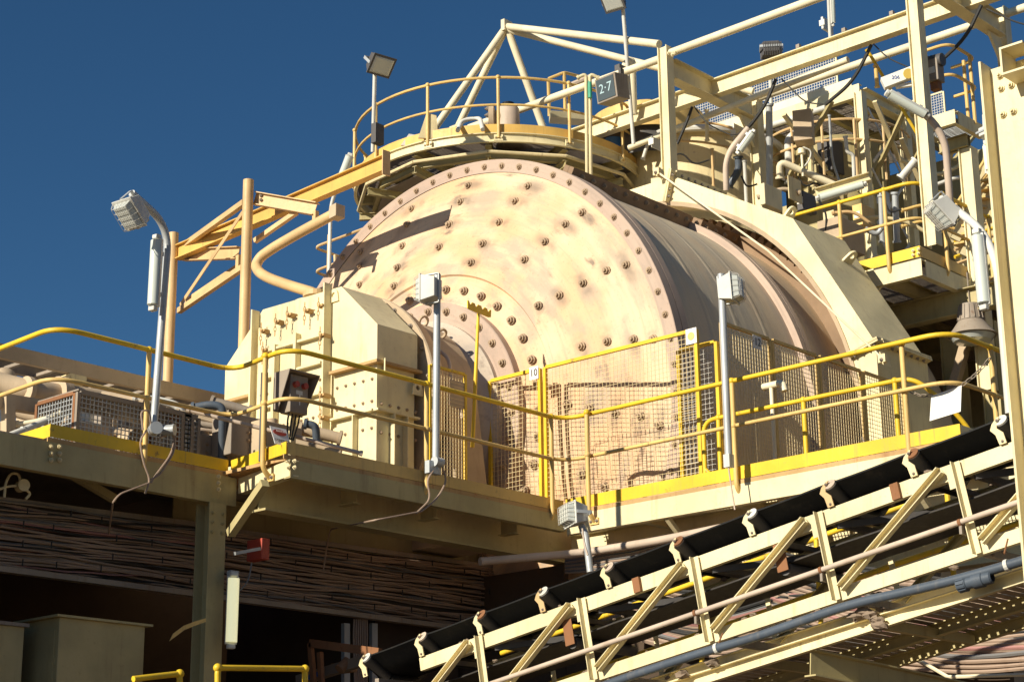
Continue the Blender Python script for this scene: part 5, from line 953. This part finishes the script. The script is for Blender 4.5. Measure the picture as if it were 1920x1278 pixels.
for a, c in (((1770, 420), (1872, 260)), ((1760, 440), (1872, 300))): MB().tube([P(*a, d=26.9), P(*c, d=27.3)], .025, 8).o('rail', 'yellow_worn', st, True)
for k in range(9): MB().bar(P(1795+k*8, 455-k*17, d=27), P(1815+k*8, 462-k*17, d=27.4), .2, .03).o('tread', 'yellow_worn', st)
for k in range(5): MB().tube([P(1790, 440+k*14, d=28.5), P(1900, 400+k*14, d=28.8)], .03, 6).o('landing_rail', 'yellow' if k % 2 else 'tan', st, True)
for a, c, lb in (((1745, 75), (1800, 235), 'thin yellow ladder rail'),): pass
yt_ = pipe('yellow slanting brace tube below the highest platform', ((1625, 92), (1722, 255)), .025, 'yellow', d=27.5, name='brace_tube'); pipe('yellow short post behind the tower top', ((1645, 165), (1642, 122)), .03, 'yellow_worn', d=27.2, name='rail_post')
# small landing left of the display box
ld_ = thing('landing', 'small cream landing with yellow rails beyond the round platform', 'landing', P(1060, 235, d=33)); q = P(1065, 222, d=33)
MB().ob(q, RT*.33+FW*.2, FW*.5, Z*.06).o('deck', 'cream', ld_)
for px, py in ((1028, 148), (1058, 135)): MB().cyl(P(px, py, d=33), P(px+2, 218, d=33), .03, 8).o('post', 'yellow_worn', ld_, True)
MB().tube(fil([P(1028, 148, d=33), P(1058, 136, d=33), P(1110, 150, d=33.4)], .05), .028, 8).o('rail', 'yellow_worn', ld_, True); MB().tube([P(1065, 162, d=32.8), P(1110, 143, d=32.8)], .05, 8).o('tie', 'pipetan', ld_, True)
# ================================================================ gallery and plant at the left
yg = 17.2
g0, g3 = P(-80, 638, y=yg), P(430, 752, y=yg)
gl = thing('cable_gallery', 'long brown steel gallery trough crossing the sky at the left', 'gallery', P(210, 720, y=yg))
zg = P(210, 704, y=yg).z; xa_, xb2 = g0.x, 14.6
MB().ch((xa_, yg, zg), (xb2, yg, zg), .06, .16, .01, Z, -1).o('side_beam', 'dusty', gl); MB().ch((xa_, yg+.5, zg), (xb2, yg+.5, zg), .06, .16, .01, Z, 1).o('side_beam', 'steel', gl)
k = 0; x = xa_
while x < xb2: MB().box((x, yg+.02, zg-.075), (x+.05, yg+.48, zg-.04)).o('rung', 'steel', gl); x += .42
q = P(148, 735, y=yg); MB().box((q.x-.14, yg-.02, zg-.18), (q.x+.08, yg+.5, zg-.085)).o('bearer', 'cream_old', gl); MB().box((q.x-.06, yg+.15, ZD), (q.x+.05, yg+.3, zg-.19)).o('bearer_post', 'lampgrey', gl)
cg = thing('mesh_cage', 'rusty wire mesh cage standing behind the left toe board', 'cage', P(180, 810, y=14.2)); ga_, gc_ = P(147, 735, y=14.1), P(282, 760, y=14.1); gz = ga_.z
def cage(t, x0, x1, y0, y1, z0, z1):
    mesh_panel(t, (x0, y0), (x1, y0), z0, z1, .045, .035, 'steel', 'galv', .004); mesh_panel(t, (x0, y0+.04), (x0, y1), z0, z1, .045, .035, 'rust', 'galv', .004)
    MB().box((x0, y0, z1+.02), (x1, y1, z1+.035)).o('lid', 'steel', t)
cage(cg, ga_.x, gc_.x+.5, 14.1, 14.75, ZD, gz)
cg2 = thing('mesh_cage', 'second rusty mesh cage near the housing behind the toe board', 'cage', P(365, 830, y=14.1)); q = P(342, 778, y=14.1); q2 = P(372, 782, y=14.1); cage(cg2, q.x, q2.x, 14.1, 14.6, ZD, q.z)
bxg = tag(MB().box(P(306, 845, y=14.3), P(340, 778, y=14.4)).o('pump_casing', 'steel', bevel=.01), 'dark grey casing between the two mesh cages', 'casing')
pm = thing('slurry_main', 'fat dusty pipe with bolted flanges at the left edge', 'pipe', P(60, 745, y=15.2))
MB().tube(fil([P(-60, 700, y=15.6), P(10, 722, y=15.4), P(60, 733, y=15.2), P(300, 765, y=15.2)], .3), .11, 16).o('pipe', 'dusty', pm, True)
for px in (46, 104, 112): q = P(px, 730+(px-40)*.16, y=15.2); MB().cyl(q, q+X*.05, .19 if px > 90 else .14, 20).o('flange', 'dusty', pm, 40)
MB().sph(P(8, 713, y=15.6), .13, 14, 8).o('elbow', 'dusty', pm, True)
hr2 = thing('handrail', 'low grey pipe rail behind the left toe board', 'handrail', P(60, 810, y=14.6)); MB().tube(fil([P(20, 815, y=14.6), P(112, 778, y=14.6), P(150, 765, y=14.6)], .1), .03, 10).o('rail', 'lampgrey', hr2, True)
for px, py in ((44, 800), (30, 812)): MB().cyl(P(px, py, y=14.6), P(px, py+30, y=14.6), .03, 8).o('post', 'lampgrey', hr2, True)
fbm = thing('pump_skid', 'dusty steel frame beams at the far left behind the rails', 'frame', P(40, 770, y=15)); MB().bar(P(-40, 745, y=14.9), P(115, 770, y=14.9), .1, .14).o('beam', 'dusty', fbm); MB().bar(P(15, 745, y=14.85), P(15, 815, y=14.85), .1, .1).o('post', 'dusty', fbm); MB().bar(P(-40, 800, y=15), P(112, 812, y=15), .1, .1).o('beam', 'steel', fbm)
sm = thing('gearbox_unit', 'dusty machine block behind the left cage', 'machine', P(220, 820, y=15)); q = P(220, 800, y=15.0); MB().box(q+V((-.6, 0, -.5)), q+V((.5, .6, .0))).o('casing', 'dusty', sm, bevel=.02); MB().cyl(q+V((-.3, .2, 0)), q+V((-.3, .2, .18)), .12, 16).o('cover', 'lampgrey', sm, True); MB().cyl(q+V((.1, -.05, -.2)), q+V((.1, -.25, -.2)), .16, 18).o('hub', 'dusty', sm, True)
for i, pts_ in enumerate((((330, 770), (420, 795), (500, 815)), ((340, 790), (415, 800)), ((345, 800), (400, 840)), ((340, 830), (420, 812)), ((350, 812), (420, 830)), ((350, 845), (418, 838)), ((360, 775), (400, 785), (425, 802)))):
    pipe(('dusty hydraulic line in the cluster left of the housing, %s' % ['top long run', 'second thin run', 'slanting down', 'rising to the right', 'short middle run', 'lowest run', 'bent upper run'][i]), pts_, .022+.012*(i % 3), ['dusty', 'steel', 'pipetan'][i % 3], fr=.2, x=None, d=(P(380, 800, y=14.3)-CAM).dot(FW), name='hydraulic_line')
ge = pipe('grey-blue bent pipe rising left of the housing', ((416, 862), (418, 762), (395, 758), (360, 764)), .04, 'polypipe', d=(P(415, 800, y=14.0)-CAM).dot(FW), fr=.12)
pipe('second grey-blue bent pipe in front of the housing hatch', ((594, 830), (592, 797), (570, 794)), .04, 'polypipe', d=(P(592, 810, y=13.4)-CAM).dot(FW), fr=.1)
pipe('low tan rail along the left walkway behind the toe board', ((350, 768), (480, 800), (570, 822), (680, 850)), .02, 'pipetan', d=(P(500, 805, y=13.3)-CAM).dot(FW), fr=.1, name='low_rail')
MB().box(P(425, 812, y=13.95), P(470, 790, y=14.1)).o('steel_beam', 'steel', sb) if False else None

# more pipework and plant on the left deck
random.seed(5)
def at14(px, py, y): return (P(px, py, y=y)-CAM).dot(FW)
for i, (pts_, r, mt, y, lb) in enumerate((
    (((120, 800), (240, 812), (330, 830)), .05, 'dusty', 14.9, 'dusty pipe low behind the left mesh cage'),
    (((250, 745), (300, 750), (340, 762), (345, 800)), .04, 'lampgrey', 14.7, 'pale bent pipe between the cage and the lamp post'),
    (((165, 742), (230, 750), (270, 758)), .07, 'dusty', 15.0, 'dusty pipe stub lying on top of the left cage'),
    (((395, 752), (430, 760), (470, 772)), .05, 'steel', 14.6, 'dark pipe left of the housing foot'),
    (((430, 800), (480, 812), (560, 832), (640, 850)), .045, 'dusty', 13.95, 'dusty pipe along the foot of the housing'),
    (((345, 812), (380, 800), (418, 806)), .055, 'pipetan', 14.5, 'ribbed tan hose behind the grey-blue pipe'),
    (((20, 770), (60, 782), (110, 790)), .05, 'dusty', 15.1, 'short dusty pipe at the far left under the fat main'),
    (((30, 795), (70, 790), (118, 772)), .025, 'offwhite', 14.7, 'thin pale conduit rising at the far left'),
    (((560, 805), (600, 812), (640, 822)), .06, 'dusty', 13.7, 'dusty pipe below the control box'))):
    t_ = pipe(lb, pts_, r, mt, d=at14(pts_[1][0], pts_[1][1], y), fr=.15)
    q = P(*pts_[1], d=at14(pts_[1][0], pts_[1][1], y)); MB().box(q-V((.02, .02, .4)), q+V((.02, .02, -r))).o('support', 'steel', t_)
for i, (a, c, y, mt, lb) in enumerate((((432, 850), (478, 800), 13.9, 'steel', 'dark steel skid beam block at the foot of the housing'), ((486, 860), (530, 812), 13.75, 'dusty', 'dusty bearing block behind the danger sign'), ((355, 858), (402, 835), 14.2, 'steel', 'dark low pump block behind the toe board'), ((60, 812), (108, 795), 15.2, 'dusty', 'dusty machine foot at the far left behind the toe board'))):
    p, q = P(*a, y=y), P(*c, y=y+.3); t_ = thing('machine_block', lb, 'machine', p); MB().box(p, q).o('casing', mt, t_, bevel=.01); m_ = (p+q)/2; bolts(t_, [V((m_.x+dx, min(p.y, q.y), m_.z+dz)) for dx in (-.06, .06) for dz in (-.04, .04)], -Y, .014, .02, 'bolt_dusty')
    MB().cyl(V((m_.x, m_.y, max(p.z, q.z))), V((m_.x, m_.y, max(p.z, q.z)+.07)), .06, 14).o('cap', 'dusty', t_, True)
# thinner services among the upper steelwork
for i, (pts_, r, mt, d, lb) in enumerate((
    (((1520, 205), (1524, 350)), .03, 'cream_old', 28.9, 'slim cream post left of the hanging cabinet'),
    (((1555, 215), (1560, 300), (1575, 345)), .02, 'galv', 29.2, 'thin grey conduit below the highest platform'),
    (((1585, 255), (1588, 285), (1600, 290), (1602, 340)), .03, 'lampgrey', 28.4, 'pale cranked drain pipe left of the tower'),
    (((1440, 300), (1500, 318), (1600, 345)), .022, 'tan', 29.6, 'tan rail below the hanging cabinet'),
    (((1440, 322), (1500, 340), (1590, 362)), .022, 'tan', 29.6, 'lower tan rail below the hanging cabinet'),
    (((1335, 278), (1338, 350)), .022, 'tan', 29.3, 'tan rail post in front of the round tank'),
    (((1325, 205), (1326, 265)), .03, 'offwhite', 29.5, 'pale rail post beside the yellow hood'),
    (((1420, 370), (1470, 352), (1500, 362)), .03, 'dusty', 27.2, 'dusty hose over the cream block'),
    (((1205, 300), (1215, 268), (1232, 262)), .03, 'lampgrey', 30.0, 'pale bent tube left of the portal column'),
    (((1590, 420), (1640, 405), (1700, 415), (1745, 440)), .03, 'cream_old', 27.0, 'cream pipe behind the right platform posts'),
    (((1560, 400), (1600, 395), (1640, 425)), .025, 'tan', 26.8, 'bent tan tube behind the right platform posts'),
    (((1690, 395), (1735, 382), (1790, 400)), .025, 'yellow_worn', 27.6, 'yellow rail behind the tall column'),
    (((1690, 425), (1735, 412), (1800, 432)), .025, 'yellow_worn', 27.6, 'lower yellow rail behind the tall column'),
    (((1745, 350), (1800, 330), (1850, 345)), .03, 'lampgrey', 28.2, 'pale pipe behind the bent right lamp'),
    (((1690, 300), (1760, 330), (1800, 310)), .03, 'cream_old', 28.4, 'cream brace pipe behind the tall column'))):
    pipe(lb, pts_, r, mt, d=d, fr=.15, name='service_line')
for a, c, d, mt, lb in (((1375, 270), (1392, 238), 29.4, 'lampgrey', 'grey junction cabinet below the crane beam'), ((1222, 276), (1240, 264), 29.0, 'lampgrey', 'small pale box left of the portal column'), ((1540, 55), (1562, 42), 30.2, 'lampgrey', 'pale box on the lamp pole by the mesh rail'), ((1650, 395), (1668, 362), 26.5, 'galv', 'grey switch panel behind the right platform posts'), ((1495, 395), (1530, 368), 27.3, 'darksteel', 'dark cable box right of the cream block'), ((1545, 440), (1590, 405), 27.0, 'cream_old', 'cream drive cover behind the right platform rail'), ((1600, 425), (1640, 392), 27.6, 'yellow_worn', 'yellow guard block behind the right platform rail'), ((1535, 325), (1580, 268), 30.2, 'darksteel', 'dark machinery block under the highest platform')):
    p, q = P(*a, d=d), P(*c, d=d+.25); t_ = thing('equipment_box', lb, 'box', p); MB().box(p, q).o('case', mt, t_, bevel=.008); m_ = (p+q)/2; MB().box(V((min(p.x, q.x)-.01, m_.y-.05, m_.z-.05)), V((min(p.x, q.x)-.001, m_.y+.05, m_.z+.05))).o('cover_plate', 'lampgrey', t_)

hb2 = thing('pump_house', 'dark brown machinery block behind the left mesh cage', 'machine', P(300, 850, y=15.7)); p, q = P(190, 790, y=15.7), P(424, 768, y=15.7)
MB().box((p.x, 15.7, ZD), (q.x, 16.4, P(300, 752, y=15.7).z)).o('casing', 'steel', hb2, bevel=.01)
for i in range(7): x = p.x+.15+(q.x-p.x-.3)*i/6; MB().box((x-.02, 15.66, ZD), (x+.02, 15.699, P(300, 754, y=15.7).z)).o('rib', 'dusty', hb2)
# second tank and rails below the highest platform
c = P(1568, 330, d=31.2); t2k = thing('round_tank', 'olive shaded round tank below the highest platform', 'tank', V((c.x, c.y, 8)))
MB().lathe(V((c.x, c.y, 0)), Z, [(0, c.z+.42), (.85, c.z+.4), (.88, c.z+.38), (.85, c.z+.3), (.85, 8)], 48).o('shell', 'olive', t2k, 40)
for i in range(10): a = math.pi*(.9+i*.1); MB().cyl(V((c.x+.87*math.cos(a), c.y+.87*math.sin(a), c.z-.6)), V((c.x+.87*math.cos(a), c.y+.87*math.sin(a), c.z+.3)), .018, 6).o('rib', 'olive', t2k)
rk = thing('handrail', 'dull tan handrail ring round the olive tank', 'handrail', V((c.x, c.y, c.z)), 'handrails on the upper platforms')
for h in (.15, .5): MB().tube([V((c.x+1.25*math.cos(R(a)), c.y+1.25*math.sin(R(a)), c.z+h)) for a in range(150, 300, 6)], .02, 6).o('rail', 'tan', rk, True)
for a in range(155, 300, 24): MB().cyl(V((c.x+1.25*math.cos(R(a)), c.y+1.25*math.sin(R(a)), c.z-.5)), V((c.x+1.25*math.cos(R(a)), c.y+1.25*math.sin(R(a)), c.z+.5)), .022, 6).o('post', 'tan', rk, True)
lines = (((1640, 190), (1700, 330)), ((1700, 200), (1640, 330)), ((1690, 260), (1760, 420)), ((1470, 215), (1560, 330)), ((1560, 190), (1480, 330)), ((1745, 245), (1700, 330)), ((1795, 250), (1770, 330)), ((1790, 300), (1830, 250)))
nms = ('rising right behind the tower', 'falling left behind the tower', 'long one right of the tower', 'left of the tank under the deck', 'crossing it under the deck', 'short one by the tall column', 'under the small platform', 'propping the small platform')
for (a, b_), nm in zip(lines, nms): t_ = tag(MB().bar(P(*a, d=29.5), P(*b_, d=30.2), .07, .05).o('diagonal_brace', 'cream_old' if nm[0] in 'rlu' else 'olive'), 'slim cream diagonal brace, ' + nm, 'brace', 'braces under the upper platforms')
for i, (pts_, lb) in enumerate(((((1240, 300), (1280, 285), (1300, 310), (1330, 300)), 'thin black cable trailing over the tank rim'), (((1390, 330), (1400, 352), (1420, 345)), 'thin black cable beside the dark jointed pipe'), (((1495, 330), (1510, 352), (1530, 340), (1550, 362)), 'thin black cable under the hanging cabinet'), (((1655, 365), (1668, 400), (1690, 392)), 'thin black cable at the grey switch panel'), (((1535, 375), (1550, 400), (1548, 440)), 'thin black cable down the drive cover'))):
    q = [P(a, b_, d=28.6 if i < 3 else 26.2) for a, b_ in pts_]; tag(MB().tube(fil(q, .2), .014, 6).o('loose_cable', 'cable_dark', None, True), lb, 'cable', 'loose cables among the upper steelwork')
